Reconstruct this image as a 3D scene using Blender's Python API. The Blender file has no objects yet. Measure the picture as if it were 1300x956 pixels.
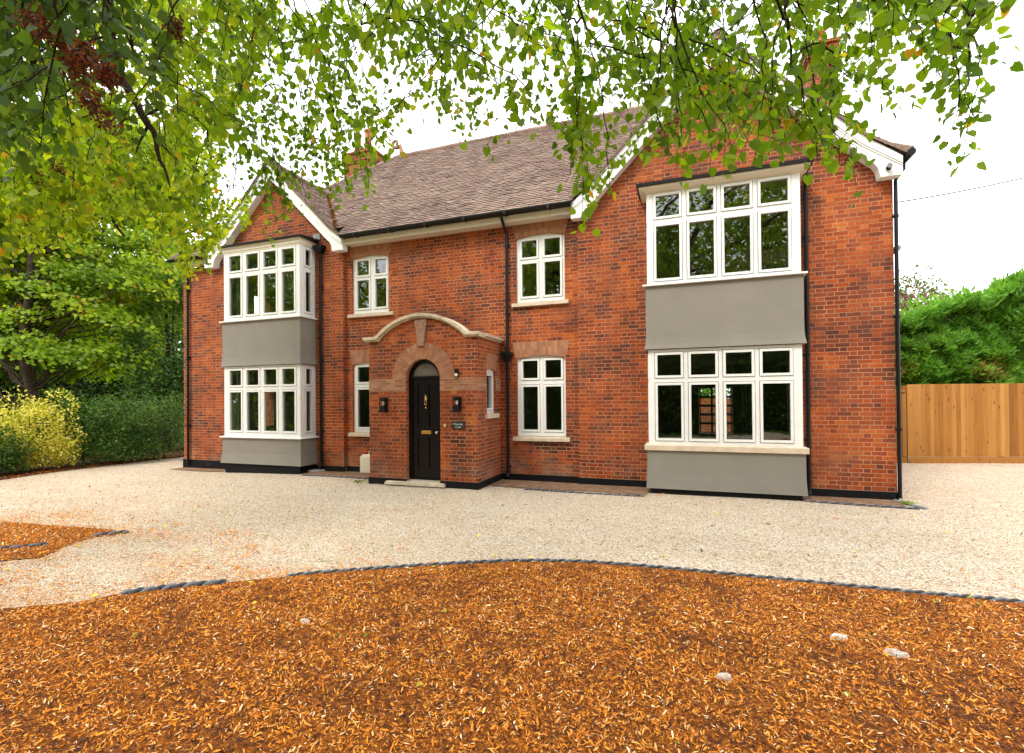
import bpy, math, random
import numpy as np
from mathutils import Vector, Matrix
random.seed(7)
RNG = np.random.default_rng(11)
R = math.radians
sc = bpy.context.scene
COL = sc.collection

# ------------------------------------------------------------------ node helpers
class NT:
    def __init__(s, name):
        s.m = bpy.data.materials.new(name); s.m.use_nodes = True
        s.t = s.m.node_tree; s.t.nodes.clear()
        s.out = s.n('ShaderNodeOutputMaterial')
    def n(s, typ, **kw):
        nd = s.t.nodes.new(typ)
        for k, v in kw.items(): setattr(nd, k, v)
        return nd
    def put(s, sock, v):
        if isinstance(v, bpy.types.NodeSocket): s.t.links.new(v, sock)
        elif v is not None:
            if isinstance(v, (tuple, list)) and len(v) == 3 and sock.type == 'RGBA': v = (*v, 1)
            sock.default_value = v
    def math(s, op, a, b=None, c=None, clamp=False):
        nd = s.n('ShaderNodeMath', operation=op); nd.use_clamp = clamp
        s.put(nd.inputs[0], a)
        if b is not None: s.put(nd.inputs[1], b)
        if c is not None: s.put(nd.inputs[2], c)
        return nd.outputs[0]
    def mix(s, f, a, b, blend='MIX'):
        nd = s.n('ShaderNodeMix', data_type='RGBA', blend_type=blend)
        s.put(nd.inputs[0], f); s.put(nd.inputs[6], a); s.put(nd.inputs[7], b)
        return nd.outputs[2]
    def ramp(s, f, stops, interp='LINEAR'):
        nd = s.n('ShaderNodeValToRGB'); cr = nd.color_ramp; cr.interpolation = interp
        while len(cr.elements) < len(stops): cr.elements.new(.5)
        for e, (p, c) in zip(cr.elements, stops): e.position = p; e.color = (*c, 1)
        s.put(nd.inputs[0], f); return nd.outputs[0]
    def maprange(s, v, a, b, c=0., d=1., smooth=False):
        nd = s.n('ShaderNodeMapRange'); nd.interpolation_type = 'SMOOTHSTEP' if smooth else 'LINEAR'
        for i, x in enumerate((v, a, b, c, d)): s.put(nd.inputs[i], x)
        return nd.outputs[0]
    def noise(s, vec, scale, detail=3, rough=.55, out=0):
        nd = s.n('ShaderNodeTexNoise'); s.put(nd.inputs['Vector'], vec)
        nd.inputs['Scale'].default_value = scale; nd.inputs['Detail'].default_value = detail
        nd.inputs['Roughness'].default_value = rough
        return nd.outputs[out]
    def voro(s, vec, scale, out=0, feature='F1'):
        nd = s.n('ShaderNodeTexVoronoi', feature=feature); s.put(nd.inputs['Vector'], vec)
        nd.inputs['Scale'].default_value = scale
        return nd.outputs[out]
    def white(s, vec, out=0):
        nd = s.n('ShaderNodeTexWhiteNoise', noise_dimensions='3D'); s.put(nd.inputs['Vector'], vec)
        return nd.outputs[out]
    def comb(s, x, y, z=0.):
        nd = s.n('ShaderNodeCombineXYZ')
        for i, v in enumerate((x, y, z)): s.put(nd.inputs[i], v)
        return nd.outputs[0]
    def sep(s, v):
        nd = s.n('ShaderNodeSeparateXYZ'); s.put(nd.inputs[0], v); return nd.outputs
    def bump(s, h, dist=.01, strength=1., normal=None):
        nd = s.n('ShaderNodeBump'); nd.inputs['Strength'].default_value = strength
        nd.inputs['Distance'].default_value = dist; s.put(nd.inputs['Height'], h)
        if normal is not None: s.put(nd.inputs['Normal'], normal)
        return nd.outputs[0]
    def uv(s): return s.n('ShaderNodeUVMap').outputs[0]
    def obj(s): return s.n('ShaderNodeTexCoord').outputs['Object']
    def pos(s): return s.n('ShaderNodeNewGeometry').outputs['Position']
    def attr(s, name, out='Fac'):
        nd = s.n('ShaderNodeAttribute', attribute_name=name); return nd.outputs[out]
    def bsdf(s, color, rough=.7, spec=.3, metal=0., normal=None, **kw):
        b = s.n('ShaderNodeBsdfPrincipled')
        s.put(b.inputs['Base Color'], color); s.put(b.inputs['Roughness'], rough)
        s.put(b.inputs['Specular IOR Level'], spec); s.put(b.inputs['Metallic'], metal)
        if normal is not None: s.put(b.inputs['Normal'], normal)
        s.t.links.new(b.outputs[0], s.out.inputs[0]); return b

def simple(name, col, rough=.6, spec=.3, metal=0., var=.12, nscale=6., bumpd=.0, bscale=60.):
    n = NT(name); p = n.pos()
    f = n.noise(p, nscale, 5)
    dark = tuple(c*(1-var) for c in col); light = tuple(min(1, c*(1+var)) for c in col)
    c = n.ramp(f, [(.3, dark), (.7, light)])
    nm = n.bump(n.noise(p, bscale, 4), bumpd) if bumpd else None
    n.bsdf(c, rough, spec, metal, nm); return n.m

def brick_mat(name, hue=0):
    n = NT(name); o = n.sep(n.uv()); wob = n.noise(n.pos(), 5., 2)
    wv = n.math('MULTIPLY_ADD', wob, .006, o[1])
    v = n.math('DIVIDE', wv, .075); row = n.math('FLOOR', v); fv = n.math('FRACT', v)
    sh = n.math('MULTIPLY', n.math('MODULO', row, 2.), .169)
    jit = n.math('MULTIPLY', n.white(n.comb(row, 7.3)), .03)
    x = n.math('DIVIDE', n.math('ADD', n.math('ADD', n.math('ADD', o[0], sh), jit), 60.), .338)
    fx = n.math('FRACT', x); bi = n.math('FLOOR', x)
    hd = n.math('GREATER_THAN', fx, .6666)
    idx = n.math('MULTIPLY_ADD', bi, 2., hd)
    dx = n.math('MULTIPLY', n.math('MINIMUM', n.math('MINIMUM', fx, n.math('ABSOLUTE', n.math('SUBTRACT', fx, .6666))), n.math('SUBTRACT', 1., fx)), .338)
    dy = n.math('MULTIPLY', n.math('MINIMUM', fv, n.math('SUBTRACT', 1., fv)), .075)
    d = n.math('MINIMUM', dx, dy)
    d = n.math('ADD', d, n.math('MULTIPLY', n.math('SUBTRACT', n.noise(n.pos(), 90., 3), .5), .0045))
    br = n.maprange(d, .0042, .0068, smooth=True)        # 1 on brick, 0 on mortar
    rnd = n.white(n.comb(idx, row, 1.)); rnd2 = n.white(n.comb(idx, row, 9.))
    big = n.noise(n.pos(), .55, 3); mid = n.noise(n.pos(), 2.3, 3)
    k = n.math('ADD', n.math('MULTIPLY', rnd, .58), n.math('MULTIPLY', n.math('SUBTRACT', big, .46), 1.35))
    k = n.math('ADD', k, n.math('MULTIPLY', n.math('SUBTRACT', mid, .36), .9), clamp=True)
    c = n.ramp(k, [(0., (.050, .016, .013)), (.16, (.105, .024, .015)), (.34, (.215, .038, .012)),
                   (.60, (.325, .056, .011)), (.84, (.43, .092, .014)), (1., (.52, .14, .024))])
    c = n.mix(n.maprange(rnd2, .965, .985, 0., .55), c, (.10, .035, .03))
    fine = n.noise(n.pos(), 45., 4)
    c = n.mix(n.maprange(fine, .35, .8, 0., .35), c, n.mix(.4, c, (.60, .20, .08)))
    c = n.mix(n.maprange(n.noise(n.pos(), 26., 5, .75), .44, .68, 0., .42), c, (.085, .024, .016))
    mo = n.mix(n.noise(n.pos(), 3., 3), (.40, .185, .090), (.58, .34, .19))
    mo = n.mix(n.maprange(n.noise(n.pos(), 1.3, 5, .7), .40, .62, 0., .75), mo, (.25, .095, .045))
    c = n.mix(br, mo, c)
    # weathering: buff bloom low on the wall and drifting patches
    ef = n.noise(n.pos(), 1.7, 5, .65)
    low = n.maprange(o[1], .14, .55, 1., 0.)
    st = n.math('MULTIPLY', n.maprange(ef, .45, .7), n.math('MULTIPLY_ADD', low, .45, .10))
    c = n.mix(st, c, (.42, .30, .20))
    gr = n.maprange(n.noise(n.pos(), .9, 6, .75), .48, .70, 0., .5)
    c = n.mix(gr, c, (.085, .045, .035))
    hgt = n.math('ADD', n.math('MULTIPLY', br, 1.), n.math('MULTIPLY', fine, .35))
    hgt = n.math('ADD', hgt, n.math('MULTIPLY', rnd2, .25))
    n.bsdf(c, .85, .2, normal=n.bump(hgt, .006, .9)); return n.m

def gauged_mat(name, step=.065, radial=False):
    n = NT(name); o = n.sep(n.uv())
    x = n.math('DIVIDE', n.math('ADD', o[0], 40.), step); fx = n.math('FRACT', x)
    dx = n.math('MINIMUM', fx, n.math('SUBTRACT', 1., fx))
    br = n.maprange(dx, .02, .07, smooth=True)
    y = n.math('DIVIDE', n.math('ADD', o[1], n.math('MULTIPLY', n.math('MODULO', n.math('FLOOR', x), 2.), .05)), .16 if not radial else .12)
    fy = n.math('FRACT', y); dy = n.math('MINIMUM', fy, n.math('SUBTRACT', 1., fy))
    br = n.math('MINIMUM', br, n.maprange(dy, .008, .03, smooth=True))
    rnd = n.white(n.comb(n.math('FLOOR', x), n.math('FLOOR', y)))
    c = n.ramp(rnd, [(0., (.29, .125, .062)), (.6, (.36, .165, .088)), (1., (.42, .21, .12))])
    c = n.mix(n.maprange(n.noise(n.pos(), 2.2, 5, .65), .45, .75, 0., .6), c, (.20, .10, .065))
    c = n.mix(br, (.25, .13, .085), c)
    n.bsdf(c, .85, .2, normal=n.bump(n.math('ADD', br, n.noise(n.pos(), 60., 3)), .003, .7)); return n.m

def tile_mat(name):
    n = NT(name); p = n.pos(); rnd = n.attr('lv')
    c = n.ramp(rnd, [(0., (.070, .042, .038)), (.3, (.135, .080, .068)), (.65, (.195, .120, .098)), (.9, (.26, .165, .13)), (1., (.32, .22, .17))])
    f = n.noise(p, 1.4, 6, .7)
    c = n.mix(n.maprange(f, .42, .66, 0., .55), c, (.32, .23, .18))
    g = n.noise(p, 24., 5, .7)
    c = n.mix(n.maprange(g, .48, .62, 0., .6), c, (.30, .255, .20))
    c = n.mix(n.maprange(n.noise(p, 4.5, 6, .7), .6, .72, 0., .6), c, (.20, .18, .10))
    c = n.mix(n.maprange(n.noise(p, 60., 3), .62, .7, 0., .5), c, (.05, .03, .03))
    n.bsdf(c, .9, .15, normal=n.bump(n.noise(p, 50., 4), .008, .8)); return n.m

def leaf_mat(name, stops, trans=.55, rough=.55):
    n = NT(name)
    c = n.ramp(n.attr('lv'), stops)
    c = n.mix(n.maprange(n.noise(n.pos(), 1.3, 2), .35, .7, 0., .35), c, n.mix(.5, c, (.16, .17, .015)))
    tc = n.mix(.75, c, n.mix(1., c, (1.7, 1.75, .75), 'MULTIPLY'))
    b = n.n('ShaderNodeBsdfPrincipled'); n.put(b.inputs['Base Color'], c); b.inputs['Roughness'].default_value = rough
    b.inputs['Specular IOR Level'].default_value = .35
    t = n.n('ShaderNodeBsdfTranslucent'); n.put(t.inputs[0], tc)
    m = n.n('ShaderNodeMixShader'); m.inputs[0].default_value = trans
    n.t.links.new(b.outputs[0], m.inputs[1]); n.t.links.new(t.outputs[0], m.inputs[2]); n.t.links.new(m.outputs[0], n.out.inputs[0])
    return n.m

def attr_mat(name, stops, rough=.85, spec=.2, nz=0., interp='LINEAR'):
    n = NT(name); c = n.ramp(n.attr('lv'), stops, interp)
    if nz: c = n.mix(n.maprange(n.noise(n.pos(), 120., 3), .35, .7, 0., nz), c, n.mix(1., c, (.35, .3, .28), 'MULTIPLY'))
    n.bsdf(c, rough, spec); return n.m

def glass_mat():
    n = NT('window glass')
    lw = n.n('ShaderNodeFresnel'); lw.inputs[0].default_value = 1.62
    f = n.math('MULTIPLY_ADD', lw.outputs[0], 1.5, .05, clamp=True)
    t = n.n('ShaderNodeBsdfTransparent'); t.inputs[0].default_value = (.80, .84, .80, 1)
    g = n.n('ShaderNodeBsdfGlossy'); g.inputs['Roughness'].default_value = .004; g.inputs[0].default_value = (.95, 1, .98, 1)
    n.put(g.inputs['Normal'], n.bump(n.noise(n.pos(), 2.2, 2), .002, .6))
    m = n.n('ShaderNodeMixShader'); n.t.links.new(f, m.inputs[0])
    n.t.links.new(t.outputs[0], m.inputs[1]); n.t.links.new(g.outputs[0], m.inputs[2]); n.t.links.new(m.outputs[0], n.out.inputs[0])
    return n.m

def wood_mat(name):
    n = NT(name); o = n.sep(n.obj()); lv = n.attr('lv')
    st = n.comb(n.math('MULTIPLY', o[0], 14.), n.math('MULTIPLY', o[1], 14.), n.math('MULTIPLY', o[2], .9))
    st2 = n.n('ShaderNodeVectorMath', operation='ADD'); n.put(st2.inputs[0], st); n.put(st2.inputs[1], n.comb(n.math('MULTIPLY', lv, 53.), 0., n.math('MULTIPLY', lv, 17.)))
    g = n.noise(st2.outputs[0], 1.6, 6, .65)
    c = n.ramp(n.math('ADD', n.math('MULTIPLY', g, .55), n.math('MULTIPLY', lv, .65)), [(.12, (.15, .058, .012)), (.45, (.30, .125, .026)), (.85, (.44, .215, .058))])
    kx = n.comb(n.math('MULTIPLY', o[0], 9.), n.math('MULTIPLY', o[1], 9.), n.math('MULTIPLY_ADD', o[2], 2.4, n.math('MULTIPLY', lv, 9.)))
    kn = n.voro(kx, 1.)
    c = n.mix(n.maprange(kn, .06, .16, .85, 0.), c, (.10, .03, .01))
    n.bsdf(c, .8, .2, normal=n.bump(g, .004, .6)); return n.m

def gravel_mat():
    n = NT('pale gravel'); p = n.pos(); s = n.sep(p); q = n.comb(s[0], s[1], 0.)
    v = n.n('ShaderNodeTexVoronoi'); n.put(v.inputs['Vector'], q); v.inputs['Scale'].default_value = 66.
    rnd = n.sep(v.outputs['Color'])[0]
    c = n.ramp(rnd, [(0., (.26, .16, .09)), (.15, (.52, .38, .25)), (.42, (.75, .63, .48)), (.8, (.87, .78, .64)), (1., (.92, .86, .75))])
    c = n.mix(n.maprange(v.outputs[0], .35, .75, 0., .45), c, (.27, .16, .09))  # darkens cell edges: tiny shadows between stones put into the colour
    sp = n.noise(q, 13., 6, .8)
    c = n.mix(n.maprange(sp, .58, .70, 0., .5), c, (.50, .27, .12))
    # bark fragments trodden into the gravel near the beds, and general tan drift
    dr = n.noise(n.comb(n.math('MULTIPLY', s[0], .55), n.math('MULTIPLY', s[1], 1.5), 0.), 1.5, 6, .72)
    nearbed = n.maprange(n.math('MULTIPLY_ADD', s[0], .45, s[1]), -9.6, -6.3, 1., 0.)
    fl = n.noise(q, 30., 4, .7)
    am = n.math('MULTIPLY', n.maprange(dr, .42, .6), n.math('MULTIPLY_ADD', nearbed, .55, .10))
    am = n.math('MULTIPLY', am, n.maprange(fl, .38, .6))
    c = n.mix(am, c, (.52, .20, .04))
    c = n.mix(n.maprange(n.noise(n.comb(n.math('MULTIPLY', s[0], .35), s[1], 0.), 1.1, 4, .6), .40, .68, 0., .24), c, n.mix(1., c, (.72, .62, .50), 'MULTIPLY'))
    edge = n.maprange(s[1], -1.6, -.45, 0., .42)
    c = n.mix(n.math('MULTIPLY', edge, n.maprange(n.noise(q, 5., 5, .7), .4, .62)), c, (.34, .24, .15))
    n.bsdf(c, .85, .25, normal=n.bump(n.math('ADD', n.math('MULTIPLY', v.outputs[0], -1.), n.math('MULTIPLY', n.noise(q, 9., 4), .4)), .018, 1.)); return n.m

def mulchbase_mat():
    n = NT('bark mulch bed'); p = n.pos()
    c = n.ramp(n.noise(p, 30., 5, .8), [(.34, (.05, .020, .012)), (.46, (.20, .06, .014)), (.58, (.50, .15, .02)), (.76, (.64, .27, .05))])
    n.bsdf(c, .9, .1, normal=n.bump(n.noise(p, 45., 5, .8), .03)); return n.m

def soil_mat(name, a, b, scale=9.):
    n = NT(name); p = n.pos()
    c = n.ramp(n.noise(p, scale, 8, .8), [(.3, a), (.7, b)])
    c = n.mix(n.maprange(n.noise(p, 40., 4), .55, .65, 0., .5), c, tuple(x*1.8 for x in b))
    n.bsdf(c, .95, .1, normal=n.bump(n.noise(p, 30., 6, .8), .02)); return n.m

M = dict(
    brick=brick_mat('red brick in flemish bond'), gauged=gauged_mat('rubbed brick lintel'), vous=gauged_mat('rubbed brick voussoirs', .048, True),
    tile=tile_mat('weathered clay tiles'), white=simple('white window paint', (.74, .74, .72), .35, .5, var=.04),
    cream=simple('cream painted cornice', (.66, .60, .50), .5, .4, var=.05), board=simple('white bargeboard paint', (.82, .83, .83), .4, .4, var=.06),
    sill=simple('cream stone sill', (.58, .47, .35), .8, .2, var=.14, nscale=9, bumpd=.003), cope=simple('weathered stone coping', (.55, .46, .34), .85, .2, var=.25, nscale=7, bumpd=.006),
    key=simple('weathered keystone', (.30, .17, .11), .85, .2, var=.3, nscale=14, bumpd=.006),
    render=simple('grey masonry paint', (.225, .207, .176), .75, .2, var=.05, nscale=2.5, bumpd=.0015, bscale=30),
    black=simple('black painted plinth', (.0045, .0045, .006), .6, .2, var=.3, nscale=5, bumpd=.003), pipe=simple('black plastic pipe', (.0045, .0045, .005), .4, .3, var=.2),
    bayroof=simple('dark lead flat roof', (.006, .005, .006), .55, .4, var=.3), lead=simple('grey lead flashing', (.27, .28, .29), .55, .4, var=.2),
    door=simple('gloss black door paint', (.0045, .003, .0035), .3, .25, var=.1), brass=simple('polished brass', (.72, .45, .13), .25, .5, 1., var=.1),
    steel=simple('satin nickel', (.6, .58, .55), .25, .5, 1.), glass=glass_mat(), plaster=simple('interior plaster', (.46, .46, .38), .9, .1),
    panel=simple('dark timber panelling', (.09, .032, .018), .45, .4, var=.3, nscale=3), floorin=simple('wooden floor', (.20, .09, .045), .35, .4, var=.25),
    bark=simple('tree bark', (.060, .042, .030), .95, .1, var=.4, nscale=8, bumpd=.03, bscale=14), twig=simple('dark twig bark', (.035, .022, .016), .9, .1, var=.3),
    wood=wood_mat('new softwood boards'), concrete=simple('pale concrete', (.52, .50, .44), .9, .15, var=.2, nscale=12, bumpd=.004),
    rope=attr_mat('blue grey edging', [(0., (.035, .038, .048)), (.5, (.12, .13, .15)), (1., (.40, .41, .44))], nz=.3), plastic=simple('white translucent plastic', (.70, .64, .50), .45, .3, var=.04),
    red=simple('red plastic cap', (.60, .02, .015), .4, .4), cable=simple('black cable', (.02, .02, .02), .6), slate=simple('slate name plate', (.022, .027, .026), .5, .4),
    letter=simple('pale engraved lettering', (.62, .62, .58), .6), lampg=simple('frosted lamp glass', (.7, .68, .6), .2, .5), terra=simple('terracotta', (.36, .13, .065), .85, .2, var=.3, nscale=6, bumpd=.005),
    gravel=gravel_mat(), mulch=mulchbase_mat(), soil=soil_mat('dark border soil', (.03, .017, .01), (.13, .06, .03)), strip=soil_mat('dirty hardcore strip', (.11, .065, .04), (.34, .21, .13), 5.),
    lawn=soil_mat('mown lawn', (.05, .10, .015), (.10, .17, .03), 3.), fan=simple('obscured fanlight glass', (.16, .14, .115), .2, .5),
    flint=simple('pale lime stone', (.55, .53, .50), .8, .2, var=.2, nscale=20),
    chips=attr_mat('bark chips', [(0., (.040, .022, .020)), (.17, (.10, .038, .022)), (.22, (.38, .10, .015)), (.45, (.68, .195, .015)), (.70, (.80, .31, .032)), (.88, (.86, .46, .12)), (1., (.92, .78, .54))], nz=.2),
    stones=attr_mat('gravel stones', [(0., (.22, .14, .09)), (.16, (.54, .39, .25)), (.45, (.76, .62, .45)), (.9, (.90, .82, .68)), (1., (.62, .32, .15))]),
)
G = lambda *s: list(s)
LEAF = dict(
    lime=leaf_mat('lime leaves', [(0., (.050, .115, .006)), (.35, (.120, .225, .008)), (.75, (.215, .325, .010)), (.955, (.32, .40, .014)), (.975, (.46, .34, .02)), (1., (.55, .24, .01))], .62),
    limey=leaf_mat('yellowing lime leaves', [(0., (.04, .10, .004)), (.3, (.15, .25, .006)), (.7, (.36, .47, .012)), (.95, (.56, .58, .03)), (.975, (.50, .34, .02)), (1., (.58, .24, .012))], .58),
    syc=leaf_mat('sycamore leaves', [(0., (.06, .13, .006)), (.35, (.19, .31, .010)), (.75, (.38, .50, .016)), (.95, (.55, .52, .03)), (1., (.48, .20, .02))], .45),
    dark=leaf_mat('dark shrub leaves', [(0., (.018, .055, .010)), (.5, (.055, .13, .018)), (.88, (.11, .23, .03)), (1., (.20, .26, .04))], .3),
    gold=leaf_mat('golden shrub leaves', [(0., (.16, .24, .012)), (.28, (.48, .46, .03)), (.6, (.80, .68, .09)), (1., (.92, .80, .28))], .35),
    teal=leaf_mat('blue green leaves', [(0., (.04, .10, .03)), (.6, (.10, .22, .06)), (1., (.22, .34, .09))], .35),
    cyp=leaf_mat('cypress foliage', [(0., (.035, .11, .010)), (.5, (.11, .28, .02)), (.82, (.20, .42, .035)), (1., (.24, .18, .04))], .35),
    dead=leaf_mat('dark red seed bracts', [(0., (.05, .008, .008)), (.7, (.12, .02, .012)), (1., (.26, .05, .012))], .4),
    purple=leaf_mat('purple leaves', [(0., (.10, .04, .05)), (1., (.22, .09, .08))], .4),
    mid=leaf_mat('mid green leaves', [(0., (.03, .075, .010)), (.6, (.075, .15, .016)), (1., (.15, .22, .025))], .45),
)

# ------------------------------------------------------------------ mesh builder
ORG = {}
class MB:
    def __init__(s): s.v = []; s.f = []; s.uv = []; s.lv = []; s.T = None
    def face(s, pts, uv=None, lv=0.):
        if s.T: pts = [s.T(*p) for p in pts]
        b = len(s.v); s.v += [tuple(p) for p in pts]; s.f.append(list(range(b, b+len(pts))))
        if uv is None:
            a = np.array(pts, float); nn = np.zeros(3)
            for i in range(len(a)): nn += np.cross(a[i], a[(i+1) % len(a)])
            L = np.linalg.norm(nn); nn = nn/L if L > 1e-12 else np.array([0, 0, 1.])
            if abs(nn[2]) > .999: uv = [(p[0], p[1]) for p in pts]
            else:
                t = np.cross([0, 0, 1.], nn); t /= np.linalg.norm(t)
                if abs(t[0]) >= abs(t[1]): t = t*np.sign(t[0])
                else: t = t*np.sign(t[1])
                q = np.cross(nn, t); q = q*(np.sign(q[2]) or 1)
                uv = [(float(np.dot(p, t)), float(np.dot(p, q))) for p in a]
        s.uv.append(list(uv)); s.lv.append(lv)
    def box(s, x0, x1, y0, y1, z0, z1, lv=0., skip=''):
        if x0 > x1: x0, x1 = x1, x0
        if y0 > y1: y0, y1 = y1, y0
        if z0 > z1: z0, z1 = z1, z0
        P = lambda x, y, z: (x, y, z)
        if 'f' not in skip: s.face([P(x0, y0, z0), P(x1, y0, z0), P(x1, y0, z1), P(x0, y0, z1)], lv=lv)
        if 'b' not in skip: s.face([P(x1, y1, z0), P(x0, y1, z0), P(x0, y1, z1), P(x1, y1, z1)], lv=lv)
        if 'l' not in skip: s.face([P(x0, y1, z0), P(x0, y0, z0), P(x0, y0, z1), P(x0, y1, z1)], lv=lv)
        if 'r' not in skip: s.face([P(x1, y0, z0), P(x1, y1, z0), P(x1, y1, z1), P(x1, y0, z1)], lv=lv)
        if 't' not in skip: s.face([P(x0, y0, z1), P(x1, y0, z1), P(x1, y1, z1), P(x0, y1, z1)], lv=lv)
        if 'd' not in skip: s.face([P(x0, y1, z0), P(x1, y1, z0), P(x1, y0, z0), P(x0, y0, z0)], lv=lv)
    def slab(s, lo, hi, lv=0.):
        """loft between two matching rings of points"""
        n = len(lo); s.face(list(reversed(lo)), lv=lv); s.face(hi, lv=lv)
        for i in range(n): j = (i+1) % n; s.face([lo[i], lo[j], hi[j], hi[i]], lv=lv)
    def extr(s, poly, y0, y1, lv=0., uv=None):
        """polygon in (x,z), counter-clockwise seen from the front (-y), extruded from y0 (front) to y1"""
        s.face([(x, y0, z) for x, z in poly], lv=lv)
        s.face([(x, y1, z) for x, z in reversed(poly)], lv=lv)
        n = len(poly)
        for i in range(n):
            a, b = poly[i], poly[(i+1) % n]
            s.face([(b[0], y0, b[1]), (a[0], y0, a[1]), (a[0], y1, a[1]), (b[0], y1, b[1])], lv=lv)
    def tube(s, pts, r, seg=8, caps=True, lv=0.):
        pts = [Vector(p) for p in pts]; n = len(pts)
        rs = r if isinstance(r, (list, tuple)) else [r]*n
        rings = []; up = None
        for i, p in enumerate(pts):
            d = (pts[min(i+1, n-1)]-pts[max(i-1, 0)]).normalized()
            if up is None:
                up = Vector((0, 0, 1)) if abs(d.z) < .9 else Vector((1, 0, 0))
            a = d.cross(up); a = a.normalized() if a.length > 1e-6 else d.orthogonal().normalized()
            b = a.cross(d).normalized(); up = b
            rings.append([p+(a*math.cos(t)+b*math.sin(t))*rs[i] for t in [2*math.pi*k/seg for k in range(seg)]])
        for i in range(n-1):
            for k in range(seg):
                l = (k+1) % seg
                s.face([rings[i][k], rings[i+1][k], rings[i+1][l], rings[i][l]][::-1], lv=lv)
        if caps:
            s.face(rings[0], lv=lv); s.face(rings[-1][::-1], lv=lv)
    def lathe(s, c, prof, seg=16, axis='z'):
        rings = []
        for r, h in prof:
            ring = []
            for k in range(seg):
                t = 2*math.pi*k/seg
                if axis == 'z': ring.append((c[0]+r*math.cos(t), c[1]+r*math.sin(t), c[2]+h))
                elif axis == 'y': ring.append((c[0]+r*math.cos(t), c[1]+h, c[2]+r*math.sin(t)))
                else: ring.append((c[0]+h, c[1]+r*math.cos(t), c[2]+r*math.sin(t)))
            rings.append(ring)
        for a, b in zip(rings, rings[1:]):
            for k in range(seg):
                l = (k+1) % seg; s.face([a[k], a[l], b[l], b[k]])
        s.face(rings[0][::-1]); s.face(rings[-1])
    def build(s, name, mat, parent=None, smooth=False, bevel=0., label=None):
        org = ORG.get(parent.name, (0, 0, 0)) if parent else (0, 0, 0)
        me = bpy.data.meshes.new(name)
        me.from_pydata([(x-org[0], y-org[1], z-org[2]) for x, y, z in s.v], [], s.f)
        ul = me.uv_layers.new(name='UVMap')
        flat = np.array([c for u in s.uv for q in u for c in q], np.float32); ul.data.foreach_set('uv', flat)
        at = me.attributes.new('lv', 'FLOAT', 'FACE'); at.data.foreach_set('value', np.array(s.lv, np.float32))
        me.materials.append(mat)
        if smooth:
            me.polygons.foreach_set('use_smooth', [True]*len(me.polygons))
        o = bpy.data.objects.new(name, me); COL.objects.link(o)
        if parent: o.parent = parent
        ORG[o.name] = org
        if bevel:
            w = o.modifiers.new('weld', 'WELD'); w.merge_threshold = .0004
            b = o.modifiers.new('bevel', 'BEVEL'); b.width = bevel; b.segments = 2; b.limit_method = 'ANGLE'
        elif smooth:
            w = o.modifiers.new('weld', 'WELD'); w.merge_threshold = .0004
        if label: o['label'] = label
        return o

def thing(name, loc, label, cat, group=None):
    o = bpy.data.objects.new(name, None); COL.objects.link(o); o.location = loc
    o.empty_display_size = .2
    ORG[o.name] = tuple(loc); o['label'] = label; o['category'] = cat
    if group: o['group'] = group
    return o
def tag(o, label, cat, group=None):
    o['label'] = label; o['category'] = cat
    if group: o['group'] = group
    return o
def struct(o, kind='structure'): o['kind'] = kind; return o

def fastmesh(name, verts, faces, mat, lv=None, parent=None, smooth=False):
    """verts (N,3); faces (F,k) array of constant k; lv per face"""
    org = np.array(ORG.get(parent.name, (0, 0, 0)) if parent else (0, 0, 0), float)
    verts = np.asarray(verts, np.float32)-org.astype(np.float32); faces = np.asarray(faces, np.int32)
    me = bpy.data.meshes.new(name); F, k = faces.shape
    me.vertices.add(len(verts)); me.vertices.foreach_set('co', verts.ravel())
    me.loops.add(F*k); me.loops.foreach_set('vertex_index', faces.ravel())
    me.polygons.add(F); me.polygons.foreach_set('loop_start', np.arange(0, F*k, k, dtype=np.int32))
    if lv is not None:
        at = me.attributes.new('lv', 'FLOAT', 'FACE'); at.data.foreach_set('value', np.asarray(lv, np.float32))
    if smooth: me.polygons.foreach_set('use_smooth', np.ones(F, bool))
    me.update(calc_edges=True); me.materials.append(mat)
    o = bpy.data.objects.new(name, me); COL.objects.link(o)
    if parent: o.parent = parent
    return o

# ------------------------------------------------------------------ camera
CAM = np.array([1.24541058, -9.95338756, 1.77025938]); YAW, PIT, ROL, FPX, V0 = .34332909, .007532549, -.008497566, 620.815241, 501.682403
def proj(P):
    P = np.atleast_2d(P)-CAM; c, s_ = math.cos(YAW), math.sin(YAW)
    x = c*P[:, 0]+s_*P[:, 1]; y = -s_*P[:, 0]+c*P[:, 1]; z = P[:, 2]
    cp, sp = math.cos(PIT), math.sin(PIT); y, z = cp*y+sp*z, -sp*y+cp*z
    yy = np.where(np.abs(y) < 1e-6, 1e-6, y); u, v = x/yy, -z/yy
    cr, sr = math.cos(ROL), math.sin(ROL); u, v = cr*u-sr*v, sr*u+cr*v
    return 650+FPX*u, V0+FPX*v, y
def ray(px, py):
    x, y = (px-650)/FPX, (py-V0)/FPX
    cr, sr = math.cos(-ROL), math.sin(-ROL); x, y = cr*x-sr*y, sr*x+cr*y
    r = np.array([x, 1., -y]); cp, sp = math.cos(-PIT), math.sin(-PIT)
    r = np.array([r[0], cp*r[1]+sp*r[2], -sp*r[1]+cp*r[2]]); c, s_ = math.cos(YAW), math.sin(YAW)
    return np.array([c*r[0]-s_*r[1], s_*r[0]+c*r[1], r[2]])
def at(px, py, depth): return CAM+ray(px, py)*depth           # depth = metres straight ahead of the camera
cd = bpy.data.cameras.new('camera'); cam = bpy.data.objects.new('camera', cd); COL.objects.link(cam); sc.camera = cam
cd.sensor_width = 36.; cd.lens = 36*FPX/1300; cd.shift_y = (V0-478)/1300; cd.clip_end = 800; cd.clip_start = .05
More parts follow.
